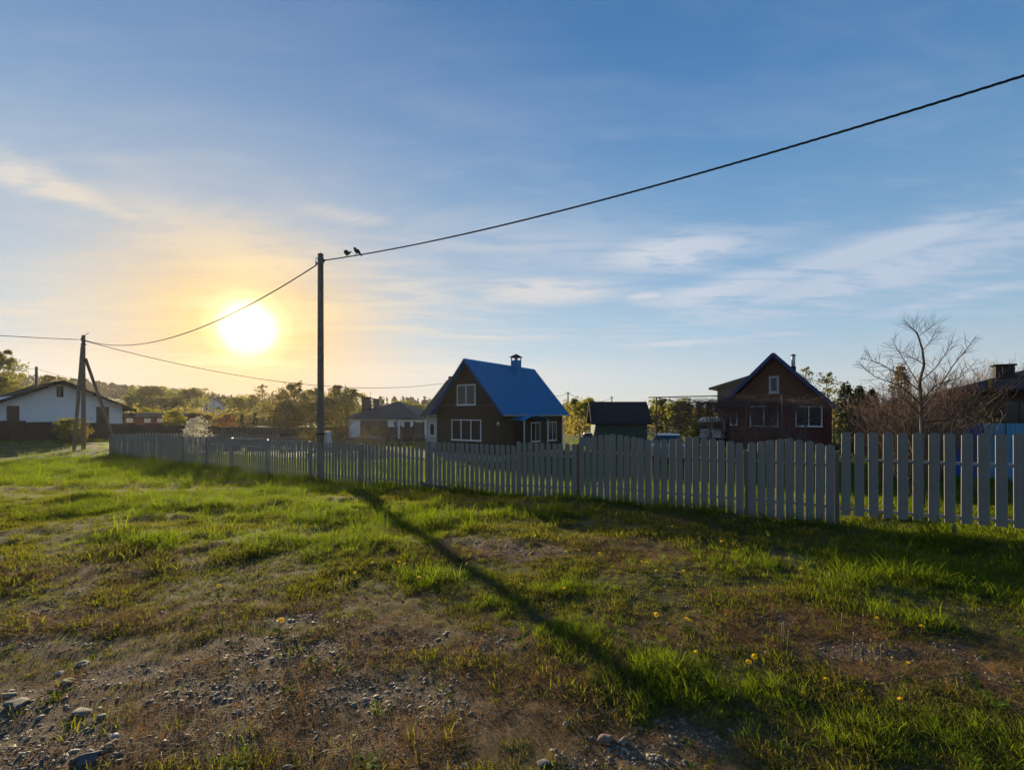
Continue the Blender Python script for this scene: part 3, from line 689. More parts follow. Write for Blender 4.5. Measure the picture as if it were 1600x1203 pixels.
for bb in (b0+.1, b1-.1): mb = MB(); mb.tube([(1.2, bb, 0), (1.2, bb, zc2+.05)], .035, 8); mb.build('canopy_post', M['whiteframe'], o)
mb = MB(); mb.box(.04, 1.3, b0, b1, -.1, .42); H.part('door_step', mb, M['concrete'])
a0, z1 = H.fx(777, 659.8); a1, z0 = H.fx(780.6, 665); mb = MB(); mb.box(a0, a1, -.055, -.03, z0, z1); o = H.part('number_plate', mb, M['whiteframe']); mb = MB(); mb.box(a0+.015, a1-.015, -.058, -.0555, z0+.02, z0+(z1-z0)*.55); mb.build('plate_face', M['bluetrim'], o)
# chimney on the street-side slope, near the back
cx, cy0 = xr+.55, 5.35; zb = zr-.95
mb = MB(); mb.box(cx-.3, cx+.3, cy0-.3, cy0+.3, zb-.3, zr+.42); ch = H.part('chimney', mb, M['bluemetal'])
for sx in (-.26, .26):
    for sy in (-.26, .26): mb = MB(); mb.box(cx+sx-.03, cx+sx+.03, cy0+sy-.03, cy0+sy+.03, zr+.42, zr+.66); mb.build('cap_post', M['bluetrim'], ch)
mb = MB(); mb.box(cx-.08, cx+.08, cy0-.08, cy0+.08, zr+.42, zr+.58); mb.build('flue', M['metal'], ch)
mb = MB(); mb.add([(cx-.42, cy0-.42, zr+.66), (cx+.42, cy0-.42, zr+.66), (cx+.42, cy0+.42, zr+.66), (cx-.42, cy0+.42, zr+.66), (cx, cy0, zr+.95)], [(3, 2, 1, 0), (0, 1, 4), (1, 2, 4), (2, 3, 4), (3, 0, 4)]); mb.build('cap', M['darktrim'], ch)

# --- pale block house standing behind it
O = at(666, 650, 46); A_ = House('house', 'pale block house with dark tiled roof half hidden behind the blue roofed house', 'house', (O.x, O.y), ROT_A)
w, L = 6.5, 7.0; zt2 = zat(646, 46)-A_.z; zr2 = 5.35-A_.z
mb = MB(); v = [(0, 0, -.3), (w, 0, -.3), (w, L, -.3), (0, L, -.3), (0, 0, zt2), (w, 0, zt2), (w, L, zt2), (0, L, zt2), (0, L/2, zr2-.2), (w, L/2, zr2-.2)]
mb.add(v, [(3, 2, 1, 0), (0, 1, 5, 4), (2, 3, 7, 6), (0, 4, 8, 7, 3), (1, 2, 6, 9, 5), (4, 5, 9, 8), (6, 7, 8, 9)]); A_.part('wall', mb, M['whiteblock'])
for s0, s1 in ((-.5, L/2), (L+.5, L/2)):
    a = [(-.45, s0, zt2-.25), (w+.45, s0, zt2-.25), (w+.45, s1, zr2), (-.45, s1, zr2)]
    ribbed_slope(A_, 'roof', *(a if s0 < 0 else [a[1], a[0], a[3], a[2]]), M['greyroof'], .08, .35, .05, .03)
mb = MB(); mb.box(-.05, .3, L/2-.2, L/2+.2, zr2-.4, zr2+.35); A_.part('chimney', mb, M['darktrim'])
a0, z1 = .55, 2.6; A_.window('x', .5, 1.2, 1.2, 2.4, -.01, 1)

# --- white house on the left
O = Vector((-47.1, 41.4)); Hw = House('house', 'white rendered house with a low dark gable roof behind the dark fence', 'house', (O.x, O.y), ROT_B)
w, L = 9.58, 10.0; zw = 2.75-Hw.z; zr = 5.0-Hw.z
mb = MB(); mb.prism([(0, -.3), (w, -.3), (w, zw), (w/2, zr-.25), (0, zw)], 0, L); Hw.part('wall', mb, M['render_white'])
k = (zr-zw+.12)/(w/2); ov = .95
for sx in (-1, 1):
    e = (w/2+sx*(w/2+ov)); zz = zr-k*(w/2+ov)
    p = [(e, -.9, zz), (e, L+.6, zz), (w/2, L+.6, zr), (w/2, -.9, zr)]
    if sx < 0: p = [p[1], p[0], p[3], p[2]]
    mb = MB(); mb.slab(*p, .12); Hw.part('roof', mb, M['darktrim'])
    mb = MB(); mb.beam((e, -.92, zz-.12), (w/2, -.92, zr-.10), .05, .24); Hw.part('barge_board', mb, M['darktrim'])
a0, z1 = Hw.fx(88.5, 603.8); a1, z0 = Hw.fx(98.8, 620.5); Hw.window('x', a0, a1, z0, z1, 0, 1, 'darkframe', .1, False)
a0, z1 = Hw.fx(10.5, 634); a1, z0 = Hw.fx(30, 657); Hw.window('x', a0, a1, z0, z1, 0, 1, 'darkframe', .12, False)
a0, z1 = Hw.fx(150.5, 635.5); a1, z0 = Hw.fx(170, 664); Hw.window('x', a0, a1, z0, z1, 0, 1, 'darkframe', .12, True)
mb = MB(); mb.tube([(w+.08, -.08, zw-.1), (w+.08, -.08, 0)], .05, 7); Hw.part('downpipe', mb, M['darktrim'])
mb = MB(); mb.slab((w, 1.5, zw-.9), (w+1.6, 1.5, zw-1.05), (w+1.6, 6, zw-1.05), (w, 6, zw-.9), .12); o = Hw.part('side_awning', mb, M['darktrim'])
for yy in (1.6, 5.9): mb = MB(); mb.beam((w+.02, yy, zw-1.6), (w+1.4, yy, zw-1.12), .06, .06); mb.build('brace', M['darktrim'], o)

# --- dark sheet fence along the cross track
DF = Vector((-42.2, 38.0))
t = thing('sheet_fence', 'dark solid sheet fence stepping down past the white house', 'fence', (DF.x, DF.y, gz(DF.x, DF.y)), ROT_B); zb = gz(DF.x, DF.y)
tops = lambda s: np.interp(s, [-6, 0, 8, 13.5, 20, 24, 32, 40], [1.25, 1.16, .78, .46, .10, -.02, .0, .0])
for i in range(18):
    s0 = -6+i*2.5; z1 = float(tops(s0+1.25))-zb; q = DF+BX*(s0+1.25); z0 = gz(q.x, q.y)-zb+.06
    mb = MB(); n = 20; v = []; f = []
    for j in range(n+1):
        x = s0+.03+(2.44)*j/n; y = 0 if (j//2) % 2 == 0 else .025; v += [(x, y, z0), (x, y, z1), (x, y+.004, z0), (x, y+.004, z1)]
    for j in range(n): a = 4*j; f += [(a, a+4, a+5, a+1), (a+3, a+7, a+6, a+2), (a+1, a+5, a+7, a+3)]
    mb.add(v, f); mb.build('panel', M['blackfence'], t)
    mb = MB(); mb.box(s0-.04, s0+.04, .03, .11, z0-.3, z1-.05); mb.build('post', M['blackfence'], t)

# --- low red-brown sheds and roofs behind the dark fence
def simple_house(name, label, cat, px0, px1, d, py_e, py_r, depth, wm, rm, rz=ROT_A, hip=False, ov=.4, fascia=None, gable=False, py_b=None):
    O = at(px0, 650, d); h = House(name, label, cat, (O.x, O.y), rz)
    w = h.fx(px1, 650)[0]; zw = zat(py_e, d)-h.z; zr = zat(py_r, d+depth*.4)-h.z
    if gable:
        mb = MB(); mb.prism([(0, -.4), (w, -.4), (w, zw), (w/2, zr-.15), (0, zw)], 0, depth); h.part('wall', mb, wm)
        k = (zr-zw)/(w/2)
        for sx in (-1, 1):
            e = w/2+sx*(w/2+ov); zz = zr-k*(w/2+ov); p = [(e, -ov, zz), (e, depth+ov, zz), (w/2, depth+ov, zr), (w/2, -ov, zr)]
            if sx < 0: p = [p[1], p[0], p[3], p[2]]
            mb = MB(); mb.slab(*p, .12); h.part('roof', mb, rm)
    else:
        ins = depth/2 if hip else 0
        mb = MB(); v = [(0, 0, -.4), (w, 0, -.4), (w, depth, -.4), (0, depth, -.4), (0, 0, zw), (w, 0, zw), (w, depth, zw), (0, depth, zw)]
        f = [(3, 2, 1, 0), (0, 1, 5, 4), (2, 3, 7, 6)]
        if hip: f += [(1, 2, 6, 5), (3, 0, 4, 7), (4, 5, 6, 7)]
        else: v += [(0, depth/2, zr-.12), (w, depth/2, zr-.12)]; f += [(0, 4, 8, 7, 3), (1, 2, 6, 9, 5), (4, 5, 9, 8), (6, 7, 8, 9)]
        mb.add(v, f); h.part('wall', mb, wm)
        zo = zw-.03; a = [(-ov, -ov, zo), (w+ov, -ov, zo), (w+ov, depth+ov, zo), (-ov, depth+ov, zo), (-ov+(ins+ov if hip else 0), depth/2, zr), (w+ov-(ins+ov if hip else 0), depth/2, zr)]
        top = [(0, 1, 5, 4), (2, 3, 4, 5)]+([(1, 2, 5), (3, 0, 4)] if hip else [])
        mb = MB(); lo = [(x, y, z-.14) for x, y, z in a]
        ff = top+[tuple(i+6 for i in q[::-1]) for q in top]
        edge = [(0, 1), (1, 2), (2, 3), (3, 0)] if hip else [(0, 1), (2, 3), (1, 5), (5, 2), (3, 4), (4, 0)]
        ff += [(j, i, i+6, j+6) for i, j in edge]
        mb.add(a+lo, ff); h.part('roof', mb, rm)
    h.w = w; h.zw = zw; h.zr = zr; h.depth = depth
    return h
S = simple_house('shed', 'long low dark red shed beside the white house', 'shed', 192, 283, 62, 651, 645, 4.5, M['redpaint'], M['brownroof'], ROT_A*.2)
for px in (198, 226, 246):
    a0, z1 = S.fx(px, 653.5); a1, z0 = S.fx(px+10, 660); S.window('x', a0, a1, z0, z1, 0, 1, 'whiteframe', .25, False)
S = simple_house('shed', 'small pale gabled shed behind the blossoming tree', 'shed', 287, 301, 66, 659, 650.5, 3, M['whiteblock'], M['metal'], ROT_A*.6, gable=True, ov=.2)
S = simple_house('house', 'pale distant house on the wooded slope under the sun', 'house', 317, 350, 140, 634, 621, 9, M['render_white'], M['greyroof'], ROT_A, gable=True, ov=.6)
a0, z1 = S.fx(322, 636); a1, z0 = S.fx(328, 642); S.window('x', a0, a1, z0, z1, 0, 1, 'darkframe', .2, False)
a0, z1 = S.fx(338, 636); a1, z0 = S.fx(344, 642); S.window('x', a0, a1, z0, z1, 0, 1, 'darkframe', .2, False)
# stacked boards seen over the fence
mb = MB(); mb.box(-1.6, 1.6, -.4, .4, 0, .9); o = mb.build('board_stack', M['brownroof']); q = at(402, 672, 58); o.location = (q.x, q.y, gz(q.x, q.y)); 
for k_, (x0, x1) in enumerate(((-1.75, 1.75), (-.3, 1.7))): mb = MB(); mb.box(x0, x1, -.5, .5, .9+k_*.3, 1.02+k_*.3); mb.build('cover_board', M['board'], o)
o.location.z = zat(671, 58)-.95; mb = MB(); mb.box(-1.5, 1.5, -.35, .35, -1.2, -.005); mb.build('base', M['brownroof'], o)
tag(o, 'low covered board stack catching light beyond the far picket fence', 'board stack')

# --- white house with a hipped dark roof
S = simple_house('house', 'low white house with hipped dark grey roof and two chimneys', 'house', 545, 652, 64, 652.5, 628, 9.5, M['render_white'], M['greyroof'], ROT_A*.35, hip=True, ov=.6)
a0, z1 = S.fx(563, 657); a1, z0 = S.fx(606, 668)
mb = MB(); mb.box(a0, a1, -.02, .04, z0-1.2, z1); S.part('porch_recess', mb, M['greyboards'])
for p0, p1, y0, y1 in ((616, 619, 659, 666), (632, 641, 659, 669)):
    a0, z1 = S.fx(p0, y0); a1, z0 = S.fx(p1, y1); S.window('x', a0, a1, z0, z1, 0, 1, 'darkframe', .1, False)
for p0, p1, yt, dd in ((565.5, 575, 622, 2.2), (583.5, 588, 624.5, 5.0)):
    a0, z1 = S.fx(p0, yt, dd); a1, _ = S.fx(p1, yt, dd); mb = MB(); mb.box(a0, a1, dd, dd+.9, S.zw, z1); o = S.part('chimney', mb, M['greyroof']); mb = MB(); mb.box(a0-.06, a1+.06, dd-.06, dd+.96, z1, z1+.12); mb.build('cap', M['darktrim'], o)
a0, _ = S.fx(621.5, 655); mb = MB(); mb.tube([(a0, -.1, S.zw-.1), (a0, -.1, 0)], .06, 6); S.part('downpipe', mb, M['darktrim'])
a0, _ = S.fx(624.5, 655); mb = MB(); mb.box(a0-.12, a0+.12, -.35, -.1, -.3, S.zw-.1); S.part('porch_column', mb, M['whiteframe'])
# dark panels and a rail in front of it
for i, (p0, p1, y0, y1, d, lb) in enumerate(((597, 620, 667, 684, 55, 'dark garden screen by the hip roofed house porch'), (626, 645, 667, 684, 55, 'dark garden screen under the hip roofed house window'), (647, 662, 660, 684, 54, 'tall dark garden screen beside the pale block house'))):
    a = at(p0, y0, d); b = at(p1, y1, d); g_ = gz((a.x+b.x)/2, d); mb = MB(); n = 7; ww = (b.x-a.x)/n
    o = bpy.data.objects.new('garden_screen', None); COL.objects.link(o); o.location = ((a.x+b.x)/2, d, g_); tag(o, lb, 'screen')
    for j in range(n): mb = MB(); mb.box(-(b.x-a.x)/2+j*ww+.01, -(b.x-a.x)/2+(j+1)*ww-.01, -.03, .03, .05, a.z-g_); mb.build('plank', M['blackfence'], o)
    for x in (-(b.x-a.x)/2, (b.x-a.x)/2): mb = MB(); mb.box(x-.08, x+.08, .035, .15, -.2, a.z-g_+.15); mb.build('post', M['blackfence'], o)
t = thing('rail_fence', 'thin open rail fence before the dark garden screens', 'fence', (at(612, 688, 48).x, 48, gz(at(612, 688, 48).x, 48)), 0)
for j in range(4): mb = MB(); mb.box(j*1.15-.04, j*1.15+.04, -.04, .04, -.2, 1.2); mb.build('post', M['board'], t)
for z in (.35, 1.1): mb = MB(); mb.box(0, 3.5, -.075, -.042, z-.04, z+.04); mb.build('rail', M['board'], t)

# --- green shed
S = simple_house('shed', 'green boarded shed with a dark felt roof', 'shed', 930, 1011, 37, 660, 627.5, 3.6, M['greenwood'], M['brownroof'], ROT_A*.12, ov=.35)
mb = MB()
n = int(S.w/.16)
for j in range(n): mb.box(S.w*j/n+.006, S.w*(j+1)/n-.006, -.025, -.002, 0, S.zw-.16)
tag(S.part('boarding', mb, M['greenwood']), kind='stuff')
mb = MB(); n = int(S.depth/.16)
for j in range(n):
    y = S.depth*(j+.5)/n; mb.box(S.w+.002, S.w+.025, S.depth*j/n+.006, S.depth*(j+1)/n-.006, 0, S.zw+(S.zr-S.zw)*(1-abs(y/S.depth*2-1))-.25)
tag(S.part('gable_boarding', mb, M['greenwood']), kind='stuff')
mb = MB(); mb.box(S.w+.02, S.w+.05, 1.2, 2.0, .05, 1.85); S.part('door', mb, M['greyboards'])

# --- red-brown house on the right
cpx = at(1216, 650, 29); half = 2.78
Oc = Vector((cpx.x, cpx.y)); O = Oc-AX*half
H2 = House('house', 'dark red boarded house with blue trimmed gable behind the grape trellis', 'house', (O.x, O.y), ROT_A)
w, L = half*2, 8.0; dmid = Oc.y
xr, zr = H2.fx(1208, 551, -.55); xe1, ze1 = H2.fx(1313, 641, -.55); xe0 = 2*xr-xe1; ze = ze1
k = (zr-ze)/(xe1-xr); zt2 = min(zr-k*abs(w-xr), zr-k*abs(xr))-.15
zband = H2.fx(1216, 629)[1]
mb = MB(); mb.prism([(0, -.3), (w, -.3), (w, zt2), (xr, zr-.18), (0, zt2)], 0, L); H2.part('wall', mb, M['redpaint'])
mb = MB(); n = int(w/.15)
for j in range(n):
    x0 = w*j/n+.005; x1 = w*(j+1)/n-.005; top = zr-.28-k*max(abs(x0-xr), abs(x1-xr))
    if top > zband+.1: mb.box(x0, x1, -.03, -.002, zband+.02+.0*j, top)
tag(H2.part('gable_boarding', mb, M['redwood']), kind='stuff')
mb = MB(); mb.box(0, w, -.06, -.003, zband-.05, zband+.015); H2.part('trim_band', mb, M['redwood'])
for sx in (-1, 1):
    e = xe1 if sx > 0 else xe0
    p = [(e, -.55, ze), (e, L+.5, ze), (xr, L+.5, zr), (xr, -.55, zr)]
    if sx < 0: p = [p[1], p[0], p[3], p[2]]
    ribbed_slope(H2, 'roof', *p, M['bluemetal'] if False else M['metal'], .05, .25)
    mb = MB(); mb.beam((e+sx*.02, -.57, ze-.08), (xr, -.57, zr-.08), .035, .20); H2.part('barge_board', mb, M['bluetrim'])
    mb = MB(); mb.tube([(e+sx*.06, -.5, ze-.04), (e+sx*.06, L+.4, ze-.04)], .06, 7); H2.part('gutter', mb, M['metal'])
mb = MB(); mb.tube([(xe1+.06, -.3, ze-.06), (xe1+.02, -.3, ze-.25), (w+.12, -.3, ze-.42), (w+.10, -.3, ze-.6), (w+.10, -.3, .1)], .045, 7); H2.part('downpipe', mb, M['metal'], True)
a0, z1 = H2.fx(1201.5, 588); a1, z0 = H2.fx(1217.5, 614); H2.window('x', a0, a1, z0, z1, -.03, 1, 'whiteblock', .13, True)
for p0, p1, n in ((1172, 1216, 2), (1243, 1285, 2)):
    a0, z1 = H2.fx(p0, 634.5); a1, z0 = H2.fx(p1, 666.5); H2.window('x', a0, a1, z0, z1, -.01, n)
a0, z1 = H2.fx(1141, 645); a1, z0 = H2.fx(1152, 664); H2.window('x', a0, a1, z0, z1, -.01, 1)
x_, z_ = H2.fx(1239.5, 556, 3.0); mb = MB(); zlow = zr-k*(x_-xr)
mb.tube([(x_, 3, zlow-.2), (x_, 3, zlow+.32)], .16, 10); o = H2.part('chimney', mb, M['darktrim'], True)
mb = MB(); mb.tube([(x_, 3, zlow+.30), (x_, 3, z_)], .115, 10); mb.build('steel_flue', M['whitebox'], o, True)
mb = MB(); mb.tube([(x_, 3, z_), (x_, 3, z_+.03), (x_, 3, z_+.12)], [.17, .19, .03], 10); mb.build('cowl', M['darktrim'], o)

# building with the single-pitch roof behind it
O = at(1121, 640, 36); B_ = House('house', 'grey boarded building with a sloping lean roof behind the red house', 'house', (O.x, O.y), ROT_A)
z0 = zat(604, 36)-B_.z; w = 3.3; zr = zat(573, 34)-B_.z; rise = .16
mb = MB(); mb.prism([(0, -.3), (w, -.3), (w, z0+.95), (0, z0)], 0, 5); B_.part('wall', mb, M['greyboards'])
mb = MB(); mb.slab((-.55, -.4, z0-.10), (w+.2, -.4, z0+1.10), (w+.2, 5.4, z0+1.10), (-.55, 5.4, z0-.10), .14); B_.part('roof', mb, M['rust'])
mb = MB(); mb.beam((-.55, -.42, z0-.2), (w+.2, -.42, z0+1.0), .03, .2); B_.part('fascia', mb, M['greyboards'])

# --- dark house at the right edge
O = at(1503, 650, 26); D_ = House('house', 'dark timber house with hipped roof and wide chimney behind the blue panels', 'house', (O.x, O.y), ROT_A)
w = 9.0; L = 7; ze = zat(608, 26)-D_.z; zr = zat(574, 26)-D_.z
mb = MB(); mb.box(0, w, 0, L, -.3, ze); D_.part('wall', mb, M['brownwood'])
a = [(-.6, -.6, ze-.05), (w+.6, -.6, ze-.05), (w+.6, L+.6, ze-.05), (-.6, L+.6, ze-.05), (3.4, L/2, zr), (w-3.4, L/2, zr)]
lo = [(x, y, z-.16) for x, y, z in a]
mb = MB(); mb.add(a+lo, [(0, 1, 5, 4), (1, 2, 5), (2, 3, 4, 5), (3, 0, 4), (6, 10, 11, 7), (7, 11, 8), (8, 11, 10, 9), (9, 10, 6)]+[((i+1) % 4, i, i+6, (i+1) % 4+6) for i in range(4)]); D_.part('roof', mb, M['brownroof'])
mb = MB(); yy = 1.5; a0 = D_.fx(1556, 570, yy)[0]; a1, z1 = D_.fx(1586, 571, yy); mb.box(a0, a1, yy, yy+.7, ze, z1); o = D_.part('chimney', mb, M['brownroof']); mb = MB(); mb.box(a0-.07, a1+.07, yy-.07, yy+.77, z1, z1+.1); mb.build('cap', M['darktrim'], o)
D_.window('x', 1.6, 2.9, ze-1.9, ze-.7, 0, 2, 'darkframe'); D_.window('x', 4.4, 5.7, ze-1.9, ze-.7, 0, 2, 'darkframe')
# blue sheet panels in front of it
for i, (p0, p1, y0, m_, lb) in enumerate(((1491, 1536, 661, 'blue2', 'cobalt blue metal panel next to the bare tree'), (1538, 1571, 661.5, 'lightblue', 'light blue metal panel between two blue panels'), (1573, 1606, 661.5, 'lightblue', 'light blue metal panel at the end of the row'), (1608, 1650, 660, 'blue2', 'cobalt blue metal panel past the light ones'))):
    d = 15.0-i*.35; a = at(p0, y0, d); b = at(p1, 735, d-.3); g_ = gz(a.x, d); n = 8; mb = MB(); v = []; f = []
    hh = a.z-g_
    for j in range(2*n+1):
        x = (b.x-a.x)*j/(2*n); y = -.3*j/(2*n)+(.03 if (j//2) % 2 else 0); v += [(x, y, 0), (x, y, hh), (x, y+.006, 0), (x, y+.006, hh)]
    for j in range(2*n): q = 4*j; f += [(q, q+4, q+5, q+1), (q+3, q+7, q+6, q+2), (q+1, q+5, q+7, q+3)]
    mb.add(v, f); o = mb.build('metal_panel', M[m_]); o.location = (a.x, d, g_); tag(o, lb, 'panel')

# --- van and parked car tops behind the gates
Vn = at(1111.5, 690, 34); zb = gz(Vn.x, Vn.y)
t = thing('van', 'white van seen from behind between trellis and red house', 'van', (Vn.x, Vn.y, zb), R(-24))
bm = bmesh.new(); bmesh.ops.create_cube(bm, size=1)
for v in bm.verts:
    top = v.co.z > 0; v.co = Vector((v.co.x*(1.78 if top else 2.0), v.co.y*5.0+2.5, .35 if not top else zat(652.5, 34)-zb))
bmesh.ops.bevel(bm, geom=bm.edges[:], offset=.16, segments=3, affect='EDGES')
me = bpy.data.meshes.new('body'); bm.to_mesh(me); bm.free(); me.materials.append(M['vanwhite']); link('body', me, t); 
for sx in (-1, 1):
    mb = MB(); mb.box(sx*.44-.34, sx*.44+.34, -.012, .02, 1.25, 1.75); mb.build('rear_window', M['glass'], t)
    mb = MB(); mb.box(sx*.93-.06, sx*.93+.06, .03, .15, .7, 1.2); mb.build('tail_light', M['redpaint'], t)
    for yy in (.8, 4.0): mb = MB(); mb.tube([(sx*.78, yy, .32), (sx*.98, yy, .32)], .33, 16); mb.build('wheel', M['tyre'], t)
mb = MB(); mb.box(-1.0, 1.0, -.06, .12, .35, .6); mb.build('bumper', M['darktrim'], t)
def car(label, px, py, d, rz, paint):
    q = at(px, py, d); zt = q.z; zb = gz(q.x, q.y); t = thing('car', label, 'car', (q.x, q.y, zb), rz)
    sec = [(-2.1, .45, .75), (-1.95, .42, .95), (-1.2, .4, 1.02), (-.55, .4, 1.42), (.3, .4, 1.48), (1.1, .4, 1.38), (1.75, .42, 1.0), (2.1, .45, .9)]
    mb = MB(); v = []; f = []
    for x, zl, zh in sec:
        wd = .86 if zh > 1.1 else .88; tw = .62 if zh > 1.1 else .78
        v += [(x, -wd, zl), (x, -wd, min(zh, .9)), (x, -tw, zh), (x, tw, zh), (x, wd, min(zh, .9)), (x, wd, zl)]
    for i in range(len(sec)-1):
        for j in range(6): f.append((i*6+j, i*6+(j+1) % 6, (i+1)*6+(j+1) % 6, (i+1)*6+j))
    f += [tuple(range(5, -1, -1)), tuple((len(sec)-1)*6+i for i in range(6))]
    mb.add(v, f); mb.build('body', M[paint], t)
    mb = MB(); mb.add([(-1.18, -.70, 1.05), (-1.18, .70, 1.05), (-.60, .58, 1.39), (-.60, -.58, 1.39)], [(0, 1, 2, 3)]); 
    for vtx in range(4): pass
    mb.v = [(x-.03, y, z+.02) for x, y, z in mb.v]; mb.build('windscreen', M['glass'], t)
    for sx in (-1, 1):
        mb = MB(); mb.add([(-.95, sx*.868, .98), (1.4, sx*.868, .98), (1.0, sx*.69, 1.33), (-.5, sx*.69, 1.36)], [(0, 1, 2, 3)]); mb.build('side_window', M['glass'], t)
        for xx in (-1.35, 1.35): mb = MB(); mb.tube([(xx, sx*.70, .31), (xx, sx*.90, .31)], .31, 16); mb.build('wheel', M['tyre'], t)
car('silver parked car whose roof shows over the arched gate', 1043, 682, 25, R(72), 'silver')
car('pale parked car by the green shed corner', 924, 679, 40, R(84), 'silver')

# ------------------------------------------------------------------ trees and shrubs
def leaf_mesh(name, P, size, m, rs, aspect=.6, flat=0.0):
    n = len(P); P = np.asarray(P, float)
    u = rs.normal(size=(n, 3)); u[:, 2] *= (1-flat); u /= np.linalg.norm(u, axis=1)[:, None]
    w = rs.normal(size=(n, 3)); w -= u*(w*u).sum(1)[:, None]; w /= np.linalg.norm(w, axis=1)[:, None]
    sz = size*(.55+.9*rs.random(n))[:, None]
    a = u*sz*.5; b = w*sz*.5*aspect
    V = np.stack([P-a, P+b*.9-a*.1, P+a, P-b*.9-a*.1], 1).reshape(-1, 3)
    k = np.arange(n)*4; Fc = np.stack([k, k+1, k+2, k+3], 1)
    me = bpy.data.meshes.new(name); me.vertices.add(len(V)); me.vertices.foreach_set('co', V.astype(np.float32).ravel())
    me.loops.add(n*4); me.loops.foreach_set('vertex_index', Fc.ravel().astype(np.int32)); me.polygons.add(n); me.polygons.foreach_set('loop_start', k.astype(np.int32))
    at_ = me.attributes.new('tint', 'FLOAT', 'FACE'); at_.data.foreach_set('value', rs.random(n).astype(np.float32))
    me.materials.append(m); me.update(); me.validate(); return me
def grow(mb, p, d, ln, r, lev, maxlev, rs, tips, kids=4, spread=.7, up=.15, taper=.6, wig=.12, n=5, mids=None, shr=.62):
    segs = 4 if lev < maxlev else 3
    pts = [Vector(p)]; rad = [r]; d = Vector(d).normalized()
    for i in range(segs):
        d = (d+Vector(rs.normal(size=3))*wig+Vector((0, 0, up*.3))).normalized(); pts.append(pts[-1]+d*(ln/segs)); rad.append(r*(1-(1-taper)*(i+1)/segs))
    if lev == maxlev: rad[-1] = r*.35
    mb.tube(pts, rad, max(3, n-lev), cap=False)
    if mids is not None and lev >= maxlev-1: mids += pts[1:]
    if lev == maxlev: tips.append(pts[-1]); return
    for c in range(kids):
        f = .25+.75*(c+.5+rs.random()*.6)/(kids+.3); f = min(f, .98); i = min(int(f*segs), segs-1); q = pts[i].lerp(pts[i+1], f*segs-i)
        ax = d.orthogonal().normalized(); ax.rotate(Matrix.Rotation(rs.random()*6.283, 3, d))
        nd = (d*(1-spread*.5)+ax*spread+Vector((0, 0, up))).normalized()
        grow(mb, q, nd, ln*shr*(.75+.5*rs.random()), r*taper*(.62+.2*rs.random()), lev+1, maxlev, rs, tips, kids, spread, up, taper, wig*1.15, n, mids, shr)
    grow(mb, pts[-1], d, ln*shr, r*taper, lev+1, maxlev, rs, tips, kids, spread, up, taper, wig*1.15, n, mids, shr)
def tree(name, label, px, pyt, d, wpx, leaf, nleaf=1500, lsize=.25, trunk=.25, seed=1, bark='bark', group=None, shape=1.0, gap=.55, z0=None, cat='tree', narrow=1.0):
    """trunk with limbs plus leaf clumps hung on the limbs"""
    rs = np.random.default_rng(seed); q = at(px, 650, d); zb = gz(q.x, q.y); h = zat(pyt, d)-zb; w = wpx*d/F; nleaf = int(nleaf*1.9)
    t = thing(name, label, cat, (q.x, q.y, zb), rs.random()*6.28, group)
    mb = MB(); r0 = max(.035, h*.018)
    lean = Vector(rs.normal(size=3))*.04; lean.z = 0
    top = Vector((lean.x*h, lean.y*h, h*.93)); pts = [Vector((0, 0, -.2))]
    for i in range(1, 7): pts.append(Vector((0, 0, 0)).lerp(top, i/6)+Vector((rs.normal()*.015*h, rs.normal()*.015*h, 0)))
    mb.tube(pts, [r0*(1-.85*i/6) for i in range(7)], 7)
    cl = []; nl = 20
    for i in range(nl):
        f = trunk+(1-trunk)*(i+rs.random()*.8)/nl; f = min(f, .97); k = f*6; b = pts[int(k)].lerp(pts[min(int(k)+1, 6)], k-int(k))
        prof = math.sin(math.pi*min(1, max(.04, ((f-trunk)/(1-trunk))**(.75*shape)*.9+.08)))**.7
        a = i*2.4+rs.random(); ln = w/2*prof*(.7+.5*rs.random())
        dr = Vector((math.cos(a), math.sin(a), .35+.5*rs.random()))
        e = b+Vector((dr.x*ln, dr.y*ln, min(dr.z*ln, h*1.0-b.z)))
        m_ = b.lerp(e, .5)+Vector((0, 0, .08*ln)); mb.tube([b, m_, e], [r0*.35*(1-f*.5), r0*.22*(1-f*.5), r0*.06], 4, cap=False)
        for j in range(4):
            c = m_.lerp(e, rs.random()*1.1); cl.append((c, (.22+.25*rs.random())*max(ln, w*.14)))
            e2 = c+Vector(rs.normal(size=3))*ln*.3; mb.tube([c, e2], [r0*.12, r0*.04], 3, cap=False); cl.append((e2, (.15+.2*rs.random())*max(ln, w*.14)))
    for j in range(6): cl.append((top+Vector((rs.normal()*w*.06, rs.normal()*w*.06, -rs.random()*h*.15)), w*.07))
    mb.build('trunk', M[bark], t)
    cl = [c for c in cl if rs.random() < .35+gap]
    per = max(3, nleaf//len(cl)); P = np.vstack([np.array(c)+rs.normal(size=(per, 3))*np.array([1, 1, .8])*r*.75 for c, r in cl])
    P[:, 2] = np.clip(P[:, 2], h*trunk*.6, h*1.03)
    link('crown', leaf_mesh('crown', P, lsize, M[leaf], rs), t); return t
